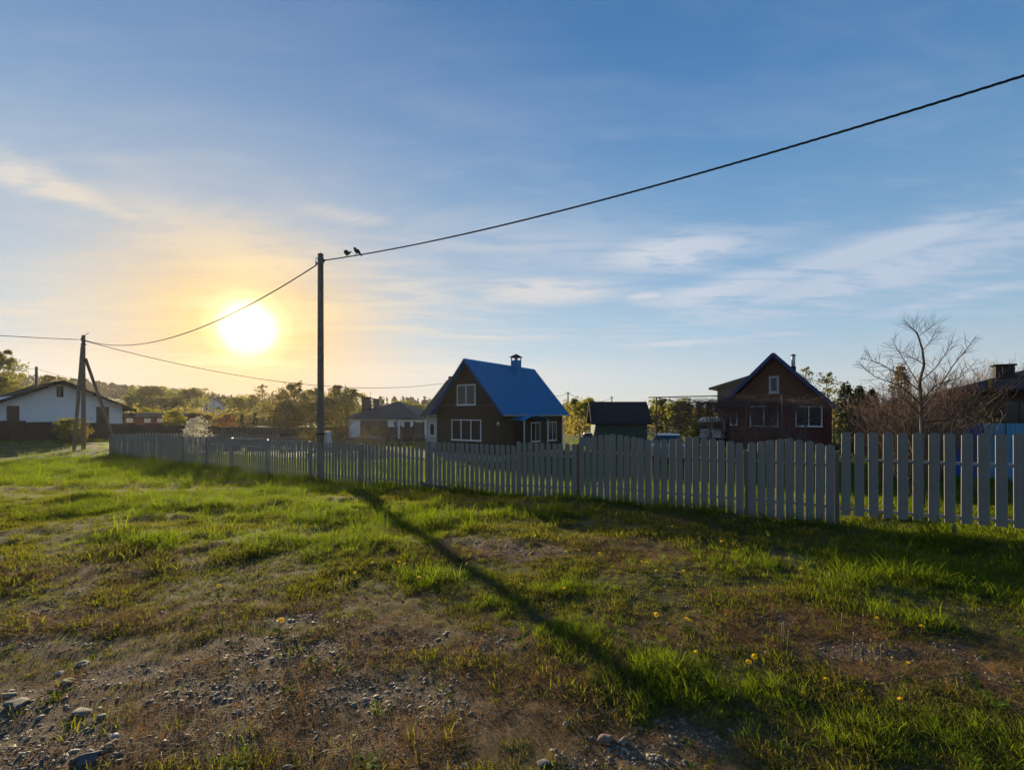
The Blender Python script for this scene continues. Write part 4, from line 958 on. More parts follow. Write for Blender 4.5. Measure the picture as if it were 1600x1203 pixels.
def conifer(name, label, px, pyt, d, wpx, leaf, n=1500, ls=.16, seed=1, group=None, power=.8):
    rs = np.random.default_rng(seed); q = at(px, 650, d); zb = gz(q.x, q.y); h = zat(pyt, d)-zb; w = wpx*d/F
    t = thing(name, label, 'conifer', (q.x, q.y, zb), 0, group)
    mb = MB(); mb.tube([(0, 0, -.2), (0, 0, h*.5), (0, 0, h*.96)], [h*.02, h*.012, h*.003], 6); mb.build('trunk', M['bark'], t)
    f = rs.random(n)**.8; a = rs.random(n)*6.283; rr = w/2*(1-f)**power*(.8+.25*np.sin(a*3+f*9)+.2*np.sin(a*7-f*23))*np.sqrt(.35+.65*rs.random(n))+.02
    P = np.stack([rr*np.cos(a), rr*np.sin(a), h*(.06+.94*f)+rs.normal(size=n)*.03*h], 1)
    link('crown', leaf_mesh('crown', P, ls, M[leaf], rs, .45), t); return t
def twig_bush(name, label, px, pyt, d, wpx, m_, seed=1, stems=7, lev=3, kids=4, r=.022, leaf=None, nleaf=0, lsize=.04, spread=.6, group=None, cat='shrub', zb=None):
    rs = np.random.default_rng(seed); q = at(px, 650, d); zb = gz(q.x, q.y) if zb is None else zb; h = zat(pyt, d)-zb; w = wpx*d/F
    t = thing(name, label, cat, (q.x, q.y, zb), 0, group); mb = MB(); tips = []; mids = []
    for i in range(stems):
        a = i*6.283/stems+rs.random(); dr = Vector((math.cos(a)*w/h*.55*rs.random(), math.sin(a)*w/h*.55*rs.random(), 1))
        grow(mb, (math.cos(a)*w*.05, math.sin(a)*w*.05, -.05), dr, h*.46, r*(.7+.5*rs.random()), 0, lev, rs, tips, kids, spread, .12, .68, .10, 5, mids, .60)
    # keep to the stated height
    V = np.array(mb.v); k = h/max(V[:, 2].max(), .1); mb.v = [(x, y, z*k) for x, y, z in mb.v]; mids = [Vector((p.x, p.y, p.z*k)) for p in mids]
    mb.build('branches', M[m_], t)
    if leaf:
        P = np.array([mids[i] for i in rs.integers(0, len(mids), nleaf)])+rs.normal(size=(nleaf, 3))*lsize*.8
        link('foliage', leaf_mesh('foliage', P, lsize, M[leaf], rs), t)
    return t

G1 = 'trees along the slope beyond the dark fence'
TL = [  # px, top, depth, width px, leaf, leaves, leaf size, label
    (-6, 541, 62, 48, 'leaf_mid', 2600, .30, 'tall leafy tree at the end of the white house', .2),
    (4, 588, 58, 62, 'leaf_mid', 1800, .30, 'lower leafy tree under the tall one at the white house', .1),
    (72, 584, 110, 34, 'leaf_dull', 1000, .5, 'dull green tree rising over the white house ridge', .1),
    (212, 622, 105, 46, 'leaf_mid', 1300, .5, 'dark green tree just past the white house eave', .1),
    (236, 606, 120, 56, 'leaf_mid', 2000, .55, 'broad green tree standing before the pine wood', .12),
    (262, 624, 115, 48, 'leaf_dull', 1500, .55, 'dull olive tree between two broad green trees', .1),
    (294, 608, 118, 48, 'leaf_mid', 2000, .5, 'round topped green tree left of the distant pale house', .15),
    (366, 622, 110, 34, 'leaf_spring', 1200, .45, 'fresh green tree right of the distant pale house', .12),
    (388, 618, 118, 38, 'leaf_spring', 1300, .5, 'fresh green tree before the thin far pole', .12),
    (413, 597, 100, 24, 'leaf_dull', 330, .35, 'thin wispy birch with see-through crown under the sun', .35),
    (437, 612, 96, 36, 'leaf_dull', 1300, .4, 'olive tree close to the wispy birch', .1),
    (461, 597, 92, 42, 'leaf_dull', 1700, .4, 'tall pointed olive birch left of the concrete pole', .15),
    (486, 607, 96, 40, 'leaf_spring', 1500, .4, 'sunlit birch just left of the concrete pole', .12),
    (523, 599, 92, 36, 'leaf_dull', 1500, .4, 'tall olive birch just right of the concrete pole', .15),
    (552, 605, 88, 36, 'leaf_spring', 1500, .4, 'yellow green birch behind the hip roofed house', .15),
    (505, 622, 84, 60, 'leaf_dull', 1600, .4, 'low spreading olive tree behind the concrete pole', .08),
    (446, 628, 80, 56, 'leaf_dull', 1600, .4, 'low spreading olive tree beyond the far picket fence', .08),
    (628, 628, 110, 40, 'leaf_mid', 1300, .45, 'green tree above the hip roofed house eave', .1),
    (652, 633, 105, 36, 'leaf_mid', 1200, .45, 'green tree between hip roof and pale block house', .1),
    (896, 621, 75, 30, 'leaf_spring', 1300, .36, 'yellow green tree touching the blue roof corner', .15),
    (918, 623, 72, 38, 'leaf_bright', 1700, .36, 'bright yellow green tree left of the green shed', .15),
    (1034, 623, 60, 40, 'leaf_mid', 1300, .3, 'green tree right of the green shed roof', .1),
    (1066, 625, 56, 42, 'leaf_mid', 1300, .3, 'green tree behind the grape trellis', .1),
    (1254, 566, 60, 24, 'leaf_spring', 420, .24, 'sparse spring tree behind the steel flue', .3),
    (1298, 578, 58, 34, 'leaf_spring', 620, .24, 'sparse pale spring tree behind the dark thuja row', .3),
]
for i, (px, pt, d, wp, lf, n, ls, lb, tr) in enumerate(TL): tree('leafy_tree', lb, px, pt, d, wp, lf, n, ls, tr, 100+i, group=G1 if px < 600 else None)
tree('round_bush', 'rounded bright yellow green bush before the red shed end', 277, 640, 58, 26, 'leaf_bright', 1500, .2, .05, 201, cat='bush', gap=.7)
tree('round_bush', 'small bright bush beside the long red shed', 226, 637, 72, 28, 'leaf_bright', 900, .28, .05, 202, cat='bush', gap=.7)
tree('round_bush', 'reddish leafed bush beyond the far picket fence', 352, 648, 64, 32, 'leaf_red', 1100, .2, .05, 203, cat='bush')
tree('round_bush', 'pale olive bush between blossoming tree and reddish bush', 325, 648, 64, 40, 'leaf_dull', 1100, .22, .05, 204, cat='bush')
tree('round_bush', 'leafy bush at the foot of the braced pole', 104, 655, 35, 34, 'leaf_mid', 1500, .12, .03, 205, cat='bush')
tree('round_bush', 'small pale bush beside the leafy bush at the braced pole', 127, 664, 35, 20, 'leaf_dull', 700, .1, .03, 206, cat='bush')
tree('blossom_tree', 'small tree covered in white blossom inside the fence corner', 305, 652, 25, 38, 'blossom', 1500, .075, .12, 207, gap=.5)
conifer('dark_spruce', 'small dark spruce beyond the far fence, next to a bush', 378, 648, 66, 18, 'leaf_dark', 500, .25, 210)
conifer('dark_spruce', 'dark pointed spruce before the thin far pole', 398, 644, 66, 16, 'leaf_dark', 500, .25, 211)
twig_bush('young_fruit_tree', 'young budding fruit tree right behind the concrete pole', 528, 640, 30, 56, 'twigpale', 221, 5, 3, 4, .03, 'leaf_dull', 1100, .055, cat='tree')
twig_bush('young_fruit_tree', 'young budding fruit tree left of the concrete pole', 482, 659, 30, 42, 'twigpale', 222, 5, 3, 4, .025, 'leaf_spring', 900, .055, cat='tree')
twig_bush('young_fruit_tree', 'young budding fruit tree before the hip roofed house', 580, 655, 31, 46, 'twigpale', 223, 5, 3, 4, .025, 'leaf_dull', 900, .055, cat='tree')
for i, (px, pt, wp) in enumerate(((1056, 634, 26), (1074, 632, 26), (1092, 637, 26), (1108, 633, 24))):
    conifer('hedge_conifer', 'dark hedge conifer in the row behind the grape trellis', px, pt, 42, wp, 'leaf_dark', 900, .2, 230+i, 'hedge conifers behind the trellis', .35)
tree('round_bush', 'bright yellow green bush beside the white van', 1085, 655, 34.5, 14, 'leaf_bright', 900, .1, .02, 236, cat='bush', gap=.8)
for i, (px, pt, wp) in enumerate(((1322, 603, 34), (1343, 607, 30), (1362, 612, 30))):
    conifer('thuja', 'dark bushy thuja in the row right of the red house', px, pt, 24, wp, 'leaf_dark', 3600, .13, 240+i, 'dark thujas right of the red house', .28)
conifer('golden_thuja', 'golden brown thuja behind the bare tree', 1408, 575, 17, 50, 'leaf_gold', 3800, .09, 245, None, .4)
conifer('golden_thuja', 'small golden thuja before the dark timber house', 1548, 598, 20, 16, 'leaf_gold', 900, .09, 246, None, .5)
conifer('thuja', 'dark thuja under the wide chimney of the timber house', 1480, 625, 19, 44, 'leaf_dark', 1800, .12, 247, None, .4)
conifer('thuja', 'low dark thuja in front of the timber house wall', 1540, 630, 19, 46, 'leaf_dark', 1800, .12, 248, None, .35)
conifer('thuja', 'dark thuja behind the twiggy shrubs', 1376, 640, 19, 44, 'leaf_dark', 1600, .12, 249, None, .4)
conifer('thuja', 'wide dark thuja directly behind the bare tree trunk', 1440, 622, 20, 56, 'leaf_dark', 2600, .13, 250, None, .3)
twig_bush('twiggy_shrub', 'dense reddish twiggy shrub left of the bare tree', 1385, 598, 13, 76, 'twig', 251, 13, 3, 5, .02)
twig_bush('twiggy_shrub', 'tall reddish twiggy shrub right behind the bare tree', 1468, 556, 14.5, 76, 'twig', 252, 14, 3, 5, .022)
twig_bush('twiggy_shrub', 'pale twiggy shrub with scattered leaves before the blue panels', 1425, 632, 11, 90, 'twigpale', 253, 12, 3, 5, .014, 'leaf_dull', 500, .03)
twig_bush('twiggy_shrub', 'loose twiggy shrub hanging before the timber house', 1520, 640, 12, 90, 'twigpale', 254, 4, 3, 4, .014)
twig_bush('twiggy_shrub', 'brown twiggy shrub reaching up round the bare tree trunk', 1420, 588, 9.8, 100, 'darktwig', 258, 12, 3, 5, .013, 'leaf_dull', 260, .03)
twig_bush('bare_tree_far', 'tall thin leafless tree left of the wide chimney', 1526, 566, 48, 34, 'twigpale', 255, 5, 3, 4, .05, cat='tree')
twig_bush('bare_tree_far', 'tall thin leafless tree right of the wide chimney', 1578, 553, 48, 40, 'twigpale', 256, 5, 3, 4, .05, 'leaf_dull', 350, .12, cat='tree')
twig_bush('bare_tree_far', 'leafless tree at the edge of the timber house', 1604, 556, 46, 40, 'twigpale', 257, 5, 3, 4, .05, cat='tree')
# the bare tree just behind the tall pickets
def bare_tree():
    rs = np.random.default_rng(61); d = 8.6; q = at(1441, 650, d); zb = gz(q.x, q.y)
    t = thing('bare_tree', 'slender leafless tree with spreading branches behind the tall pickets', 'tree', (q.x, q.y, zb))
    L = lambda px, py, dy=0.0: Vector(at(px, py, d+dy))-Vector((q.x, q.y, zb))
    mb = MB(); tr = [Vector((0, 0, -.1)), L(1442, 735), L(1441, 690), L(1439, 640), L(1437, 595), L(1444, 570), L(1441, 545), L(1433, 520), L(1424, 512), L(1411, 500)]
    mb.tube(tr, [.042, .037, .034, .029, .025, .021, .017, .012, .008, .003], 7); mb.build('trunk', M['darkbark'], t)
    limbs = [([L(1440, 640), L(1462, 612, .2), L(1490, 570, .3), L(1511, 545, .3), L(1526, 524, .4)], .016), ([L(1441, 660), L(1480, 655, -.2), L(1515, 625, -.3), L(1552, 600, -.4), L(1580, 572, -.5)], .015),
             ([L(1438, 612), L(1405, 585, .2), L(1375, 568, .3), L(1346, 559, .3)], .014), ([L(1439, 632), L(1408, 604, -.3), L(1366, 588, -.5), L(1338, 563, -.5)], .014),
             ([L(1441, 670), L(1418, 655, .2), L(1400, 630, .4), L(1372, 622, .5)], .012), ([L(1437, 597), L(1462, 575, .4), L(1478, 552, .5), L(1488, 532, .6)], .012),
             ([L(1444, 570), L(1432, 562, -.2), L(1412, 552, -.3), L(1398, 548, -.4)], .008), ([L(1442, 548), L(1456, 530, .1), L(1462, 516, .1)], .007), ([L(1434, 525), L(1428, 514), L(1426, 502)], .006), ([L(1436, 525), L(1450, 515), L(1463, 506)], .006),
             ([L(1440, 650), L(1420, 628, -.2), L(1392, 612, -.3), L(1360, 604, -.4)], .012), ([L(1440, 625), L(1465, 600, -.2), L(1500, 590, -.3), L(1530, 560, -.3)], .012), ([L(1441, 655), L(1460, 635, .3), L(1488, 622, .4), L(1515, 596, .5)], .012), ([L(1438, 605), L(1420, 575, .2), L(1402, 545, .2), L(1392, 528, .3)], .010),
             ([L(1432, 730), L(1424, 700, .1), L(1413, 668, .15), L(1405, 640, .2)], .014), ([L(1442, 700), L(1470, 690, -.1), L(1498, 668, -.2), L(1520, 655, -.3)], .012)]
    for pts, r in limbs:
        mb = MB(); n = len(pts); mb.tube(pts, [r*(1-.75*i/(n-1)) for i in range(n)], 5, cap=False); tips = []
        for k in range(20):
            f = .10+.87*(k+rs.random()*.6)/20; i = min(int(f*(n-1)), n-2); b = pts[i].lerp(pts[i+1], f*(n-1)-i); dd = (pts[i+1]-pts[i]).normalized()
            ax = Vector(rs.normal(size=3)); ax -= dd*ax.dot(dd); ax.normalize()
            grow(mb, b, dd*.5+ax*.8+Vector((0, 0, .25)), (.16+.2*rs.random())*(1-.45*f), r*.42*(1-.4*f), 0, 1, rs, tips, 4, .7, .14, .6, .08, 4, None, .6)
        mb.build('limb', M['darktwig'], t)
    mb = MB()
bare_tree()
# grape trellis
Tr = at(1026, 690, 18.5); zb = gz(Tr.x, Tr.y)
t = thing('grape_trellis', 'rusty pipe trellis overgrown with bare grape vines before the red house', 'trellis', (Tr.x, Tr.y, zb))
Lq = lambda px, py, d: Vector(at(px, py, d))-Vector((Tr.x, Tr.y, zb))
for px, d, py in ((1026, 18.5, 620), (1222, 17.3, 616), (1063, 21, 628), (1258, 20.5, 626), (1110, 18.3, 634), (1166, 17.9, 634)):
    p = Lq(px, py, d); mb = MB(); g_ = gz(at(px, 650, d).x, d)-zb; mb.tube([(p.x, p.y, g_-.2), p], .028, 7); mb.build('post', M['rust'], t)
for a, b in (((1013, 621, 18.7), (1223, 616.3, 17.3)), ((1050, 630, 21.2), (1262, 627, 20.4)), ((1026, 621, 18.5), (1063, 629, 21)), ((1222, 617, 17.3), (1258, 627, 20.5)), ((1020, 663, 18.6), (1110, 663, 18.3)), ((1120, 672, 18.2), (1200, 665, 17.5)), ((1120, 619, 18.1), (1160, 628, 20.7))):
    mb = MB(); mb.tube([Lq(*a), Lq(*b)], .022, 6); mb.build('cross_pipe', M['rust'], t)
rs = np.random.default_rng(77)
for k in range(9):
    px = (1100, 1112, 1150, 1166, 1180, 1205, 1222, 1240, 1135)[k]; d = 18+rs.random()*2; mb = MB(); tips = []
    p = Lq(px, 690, d); g_ = gz(at(px, 650, d).x, d)-zb
    b = Vector((p.x, p.y, g_)); tp = Vector((p.x+rs.normal()*.2, p.y, Lq(px, 628, d).z)); md = b.lerp(tp, .5)+Vector((rs.normal()*.15, 0, 0)); mb.tube([b, md, tp], [.03, .024, .02], 6)
    for j in range(15):
        a = Vector((rs.normal()*1.0, rs.normal()*.5, .05)); grow(mb, tp+Vector((0, 0, -.15*rs.random())), a, .9+.5*rs.random(), .016, 0, 2, rs, tips, 4, .65, .0, .6, .22, 4, None, .6)
    for j in range(16):
        f = .15+.8*rs.random(); grow(mb, b.lerp(tp, f), Vector((rs.normal(), rs.normal()*.5, rs.normal()*.3)), .6, .012, 0, 2, rs, tips, 3, .7, -.05, .6, .25, 4, None, .6)
    mb.v = [(x, y, z if z < tp.z+.03 else tp.z+.03+(z-tp.z-.03)*.22) for x, y, z in mb.v]
    mb.build('vine', M['twig'], t)
twig_bush('twiggy_shrub', 'tangled reddish twigs before the red house windows', 1192, 640, 17, 90, 'twig', 259, 9, 3, 5, .016, spread=.8)
twig_bush('twiggy_shrub', 'low curling pale twigs under the red house window', 1240, 662, 16.5, 50, 'twigpale', 260, 5, 3, 4, .014, spread=.9)
# far wood on the rise and along the skyline
def far_wood(name, label, spans, seed):
    rs = np.random.default_rng(seed); P = []; Tn = []
    sky_y = lambda px: np.interp(px, [-80, 20, 100, 160, 250, 300, 350, 400, 450, 520, 600, 690, 760, 900, 1000, 1100, 1250, 1400, 1700], [572, 583, 590, 597, 606, 610, 617, 622, 626, 628, 619, 622, 626, 633, 634, 632, 628, 626, 624])
    for (a, b, n, d0, d1) in spans:
        for i in range(n):
            px = a+(b-a)*rs.random(); d = d0+(d1-d0)*rs.random(); q = at(px, 650, d); zb = float(gbase(q.x, q.y))
            zt = zat(float(sky_y(px))+abs(rs.normal())*4-1.5*rs.random(), d); h = zt-zb
            if h < 4: continue
            w = 2.0+1.6*rs.random(); m_ = 46; f = rs.random(m_)**.7; aa = rs.random(m_)*6.283; con = rs.random() < .7
            rr = w*((1-f)**.7 if con else np.sin(np.pi*np.clip(f*.95+.03, 0, 1))**.6)*np.sqrt(rs.random(m_)); P.append(np.stack([q.x+rr*np.cos(aa), q.y+rr*np.sin(aa), zb+h*(.12+.88*f)], 1))
    P = np.vstack(P); o = link(name, leaf_mesh(name, P, 1.7, M['pine'], rs, .55)); tag(o, label, 'wood', kind='stuff'); return o
far_wood('pine_wood', 'dark pine wood along the skyline', [(-90, 460, 420, 220, 300), (460, 780, 150, 210, 290), (780, 1150, 140, 230, 300), (1150, 1700, 150, 230, 300)], 5)
def understory():
    rs = np.random.default_rng(9); P = []
    for (a, b, n, d0, d1, hh) in [(190, 560, 120, 78, 105, 4.2), (560, 700, 40, 90, 110, 4.0), (880, 1130, 60, 62, 95, 3.5), (1290, 1620, 60, 50, 80, 3.5)]:
        for i in range(n):
            px = a+(b-a)*rs.random(); d = d0+(d1-d0)*rs.random(); q = at(px, 650, d); zb = float(gbase(q.x, q.y)); h = hh*(.5+.7*rs.random()); w = 2.2
            m_ = 70; u = rs.normal(size=(m_, 3)); u /= np.linalg.norm(u, axis=1)[:, None]; u *= (rs.random(m_)**.33)[:, None]
            P.append(np.stack([q.x+u[:, 0]*w, q.y+u[:, 1]*w, zb+h*.5+u[:, 2]*h*.5], 1))
    P = np.vstack(P); o = link('scrub', leaf_mesh('scrub', P, .55, M['leaf_dull'], rs, .6)); tag(o, 'mixed low scrub filling the ground beyond the gardens', 'scrub', kind='stuff')
understory()

# ------------------------------------------------------------------ grass, weeds, pebbles
src = bpy.data.collections.new('grass_sources')
def blade_clump(name, n, h0, h1, rad, width, bend, m, seed, lay=0.0, segs=3):
    rs = np.random.default_rng(seed); V = []; Fc = []; Tn = []
    for i in range(n):
        a = rs.random()*6.283; r = rad*math.sqrt(rs.random()); b = np.array([r*math.cos(a), r*math.sin(a), -.01]); h = h0+(h1-h0)*rs.random()
        da = a+rs.normal()*1.0; dr = np.array([math.cos(da), math.sin(da), 0]); sd_ = np.array([-dr[1], dr[0], 0])
        sd_ = sd_*math.cos(.6*rs.normal())+dr*math.sin(.6*rs.normal()); bn = bend*(.3+rs.random()); ww = width*(.6+.8*rs.random()); k = len(V); tn = rs.random()
        for j in range(segs+1):
            f = j/segs; ang = lay+bn*f; p = b+dr*h*f*math.sin(ang)+np.array([0, 0, 1])*h*f*math.cos(ang)
            if j == segs: V.append(p)
            else: wj = ww*(1-.55*f**1.5); V += [p-sd_*wj/2, p+sd_*wj/2]
        for j in range(segs-1): Fc.append((k+2*j, k+2*j+1, k+2*j+3, k+2*j+2)); Tn.append(tn)
        e = k+2*(segs-1); Fc.append((e, e+1, e+2)); Tn.append(tn)
    me = bpy.data.meshes.new(name); me.from_pydata([tuple(v) for v in V], [], Fc); at_ = me.attributes.new('tint', 'FLOAT', 'FACE'); at_.data.foreach_set('value', np.array(Tn, np.float32)); me.materials.append(m)
    return bpy.data.objects.new(name, me)
def scatter(name, label, cat, P, scl, sources, rot=None, tilt=.12, seed=1):
    rs = np.random.default_rng(seed); n = len(P)
    c = bpy.data.collections.new(name+'_sources')
    for o in sources: c.objects.link(o)
    me = bpy.data.meshes.new(name); me.from_pydata(np.asarray(P).tolist(), [], [])
    e = np.stack([rs.normal(size=n)*tilt, rs.normal(size=n)*tilt, rs.random(n)*6.283], 1) if rot is None else rot
    a = me.attributes.new('rot', 'FLOAT_VECTOR', 'POINT'); a.data.foreach_set('vector', e.astype(np.float32).ravel())
    a = me.attributes.new('scl', 'FLOAT_VECTOR', 'POINT'); sc3 = scl if np.ndim(scl) == 2 else np.stack([scl]*3, 1); a.data.foreach_set('vector', sc3.astype(np.float32).ravel())
    a = me.attributes.new('idx', 'INT', 'POINT'); a.data.foreach_set('value', rs.integers(0, len(sources), n).astype(np.int32))
    o = link(name, me); tag(o, label, cat, kind='stuff')
    ng = bpy.data.node_groups.new(name, 'GeometryNodeTree'); ng.interface.new_socket('Geometry', in_out='INPUT', socket_type='NodeSocketGeometry'); ng.interface.new_socket('Geometry', in_out='OUTPUT', socket_type='NodeSocketGeometry')
    N = ng.nodes; gi = N.new('NodeGroupInput'); go = N.new('NodeGroupOutput'); ip = N.new('GeometryNodeInstanceOnPoints'); ci = N.new('GeometryNodeCollectionInfo')
    ci.inputs['Collection'].default_value = c; ci.inputs['Separate Children'].default_value = True; ci.inputs['Reset Children'].default_value = True
    def na(nm, dt): x = N.new('GeometryNodeInputNamedAttribute'); x.data_type = dt; x.inputs[0].default_value = nm; return x.outputs[0]
    l = ng.links.new; l(gi.outputs[0], ip.inputs['Points']); l(ci.outputs[0], ip.inputs['Instance']); ip.inputs['Pick Instance'].default_value = True
    l(na('idx', 'INT'), ip.inputs['Instance Index']); l(na('rot', 'FLOAT_VECTOR'), ip.inputs['Rotation']); l(na('scl', 'FLOAT_VECTOR'), ip.inputs['Scale']); l(ip.outputs[0], go.inputs[0])
    md = o.modifiers.new('scatter', 'NODES'); md.node_group = ng
    return o
M['grass'] = leafmat('meadow_grass_blade', (.072, .104, .015), (.118, .142, .022), .66, .65, .08, .45, tc=(1.9, 2.05, .4))
M['turf'] = leafmat('short_turf_blade', (.075, .092, .02), (.118, .125, .028), .6, .7, .06, .45, tc=(1.9, 1.75, .5))
M['straw'] = leafmat('dry_grass_blade', (.16, .10, .045), (.28, .195, .095), .45, .7, .06, .5, tc=(1.4, 1.15, .75))
M['weed'] = leafmat('weed_leaf', (.055, .10, .018), (.10, .15, .025), .5, .8, .03, .4, tc=(1.6, 1.7, .4))
GS = [blade_clump('grass_clump', 26, .10, .24, .10, .0055, .9, M['grass'], 1), blade_clump('grass_clump', 22, .12, .30, .09, .005, 1.1, M['grass'], 2), blade_clump('grass_clump', 30, .07, .18, .12, .0055, .8, M['grass'], 3), blade_clump('grass_clump', 18, .14, .34, .07, .0055, 1.3, M['grass'], 4)]
TS = [blade_clump('turf_tuft', 26, .025, .075, .075, .0045, 1.1, M['turf'], 11), blade_clump('turf_tuft', 22, .03, .10, .06, .004, 1.2, M['turf'], 12), blade_clump('turf_tuft', 24, .02, .06, .08, .005, 1.0, M['turf'], 13)]
DS = [blade_clump('dry_tuft', 30, .05, .13, .09, .003, .35, M['straw'], 21, .9), blade_clump('dry_tuft', 24, .04, .12, .08, .003, .5, M['straw'], 22, .8), blade_clump('dry_tuft', 26, .06, .16, .10, .0028, .25, M['straw'], 23, 1.2)]
def rosette(name, n, ln, wd, m, seed, lift=.5):
    rs = np.random.default_rng(seed); V = []; Fc = []; Tn = []
    for i in range(n):
        a = i*2.4+rs.normal()*.2; dr = np.array([math.cos(a), math.sin(a), 0]); sd_ = np.array([-dr[1], dr[0], 0]); l_ = ln*(.6+.6*rs.random()); lf = lift*(.5+rs.random()); k = len(V); tn = rs.random()
        prof = [(0, .12), (.25, .45), (.5, .8), (.75, 1.0), (1, 0)]
        for f, w_ in prof:
            z = l_*lf*(f-.55*f*f*1.2); p = dr*l_*f*.95+np.array([0, 0, z])
            if w_ == 0: V.append(p)
            else: V += [p-sd_*wd*w_*.5, p+sd_*wd*w_*.5]
        for j in range(3): Fc.append((k+2*j, k+2*j+1, k+2*j+3, k+2*j+2)); Tn.append(tn)
        Fc.append((k+6, k+7, k+8)); Tn.append(tn)
    me = bpy.data.meshes.new(name); me.from_pydata([tuple(v) for v in V], [], Fc); at_ = me.attributes.new('tint', 'FLOAT', 'FACE'); at_.data.foreach_set('value', np.array(Tn, np.float32)); me.materials.append(m)
    return bpy.data.objects.new(name, me)
WS = [rosette('weed_rosette', 9, .09, .022, M['weed'], 31, .7), rosette('weed_rosette', 12, .07, .02, M['weed'], 32, 1.0), rosette('weed_rosette', 8, .12, .026, M['weed'], 33, .5)]
def candidates(n, d0, d1, seed, amax=54, amin=-54):
    rs = np.random.default_rng(seed); d = np.sqrt(d0*d0+(d1*d1-d0*d0)*rs.random(n)); a = np.radians(amin+(amax-amin)*rs.random(n)); x = d*np.sin(a); y = d*np.cos(a); return x, y, rs.random(n), d, rs
def field(kind, n, d0, d1, seed, base):
    x, y, u, d, rs = candidates(n, d0, d1, seed); ba, dr, lu = masks(x, y); bh = behind(x, y)
    if kind == 'lush': p = np.clip(lu*1.25-.22, 0, 1)*(1-.9*ba)*(1-.8*dr)
    elif kind == 'turf': p = np.clip(.92-ba*1.1-.72*dr, .06, 1)
    elif kind == 'dry': p = np.clip(dr*1.1+.08, 0, 1)*(1-.8*ba)
    elif kind == 'weed': p = np.clip(lu*.6+.12, 0, 1)*(1-.6*ba)
    k = u < p
    k &= ~((np.abs(bh) < .05) & (d < 30))
    track = np.abs((x-c0.x)*-AX.x+(y-c0.y)*-AX.y) < .8
    k &= ~(track & (y > 20))
    x, y, d, lu, dr = x[k], y[k], d[k], lu[k], dr[k]; z = ground(x, y)
    clump = fbm(x*2.2+40, y*2.2, 2)
    s = base*(.6+.8*rs.random(len(x)))*(.5+1.5*np.clip(clump-.28, 0, .6))
    if kind == 'lush': s *= .65+.55*np.clip(lu, 0, 1)
    return np.stack([x, y, z], 1), s
def join(*L): return np.vstack([a for a, b in L]), np.concatenate([b for a, b in L])
P, s = join(field('lush', 15000, 1.3, 4.5, 41, .42), field('lush', 6000, 4.5, 7, 45, .6), field('lush', 24000, 7, 16, 42, .88), field('lush', 26000, 16, 34, 43, 1.35), field('lush', 9000, 34, 60, 44, 1.7))
print('lush', len(P)); scatter('meadow_grass', 'long fresh green meadow grass', 'grass', P, s, GS, seed=41)
P, s = join(field('turf', 16000, 1.3, 6, 51, .8), field('turf', 26000, 6, 14, 52, 1.25), field('turf', 14000, 14, 34, 53, 2.2))
print('turf', len(P)); scatter('short_turf', 'short thin turf between the bare patches', 'grass', P, s, TS, seed=51)
P, s = join(field('dry', 30000, 1.3, 7, 61, .75), field('dry', 24000, 7, 15, 62, 1.05))
print('dry', len(P)); scatter('dry_grass', 'matted dry brown grass on the worn ground', 'grass', P, s, DS, seed=61)
P, s = join(field('weed', 1800, 1.3, 7, 71, .72), field('weed', 2600, 7, 15, 72, 1.1))
scatter('weed_leaves', 'low broad leafed weeds in the meadow', 'weed', P, s, WS, seed=71)

# pebbles
def stone_mesh(name, seed, m, sub=2, flat=.55):
    bm = bmesh.new(); bmesh.ops.create_icosphere(bm, subdivisions=sub, radius=1); rs = np.random.default_rng(seed); ph = rs.random((5, 3))*6; kk = rs.normal(size=(5, 3))*1.3
    for v in bm.verts:
        c = np.array(v.co); f = 1+.22*sum(math.sin(float(kk[i] @ c)*1.6+ph[i, 0]) for i in range(5))/1.6; v.co = Vector((c[0]*f, c[1]*f*.75, c[2]*f*flat))
    me = bpy.data.meshes.new(name); bm.to_mesh(me); bm.free(); me.materials.append(m); me.shade_smooth(); return me
M['pebble'] = leafmat('pebble_stone', (.11, .09, .066), (.29, .24, .18), 0.0, .75, .3, 1.0)
PB = [bpy.data.objects.new('pebble_form', stone_mesh('pebble_form', i, M['pebble'], 1, .6)) for i in range(5)]
def gravel(name, label, n, dmax, seed, size, dens, floor):
    x, y, u, d, rs = candidates(n, 1.3, dmax, seed); ba, dr, lu = masks(x, y); pb = np.clip(ba*1.3-.12+(fbm(x*2.5, y*2.5+3, 2)-.5)*1.2, 0, 1); k = u < pb*dens+floor; x, y = x[k], y[k]
    s = size(rs, len(x)); P = np.stack([x, y, ground(x, y)-s*.08], 1); sc3 = np.stack([s*(.9+.5*rs.random(len(x))), s, s*(.6+.35*rs.random(len(x)))], 1)
    print(name, len(P)); scatter(name, label, 'pebbles', P, sc3, PB, tilt=.25, seed=seed); return rs
gravel('grit', 'fine grit covering the bare soil', 120000, 5.5, 82, lambda r, n: .0022+.0035*r.random(n), 1.0, .03)
rs = gravel('pebbles', 'small rounded pebbles strewn over the bare soil', 60000, 8, 81, lambda r, n: .005+.014*r.random(n)**2.2, .85, .012)
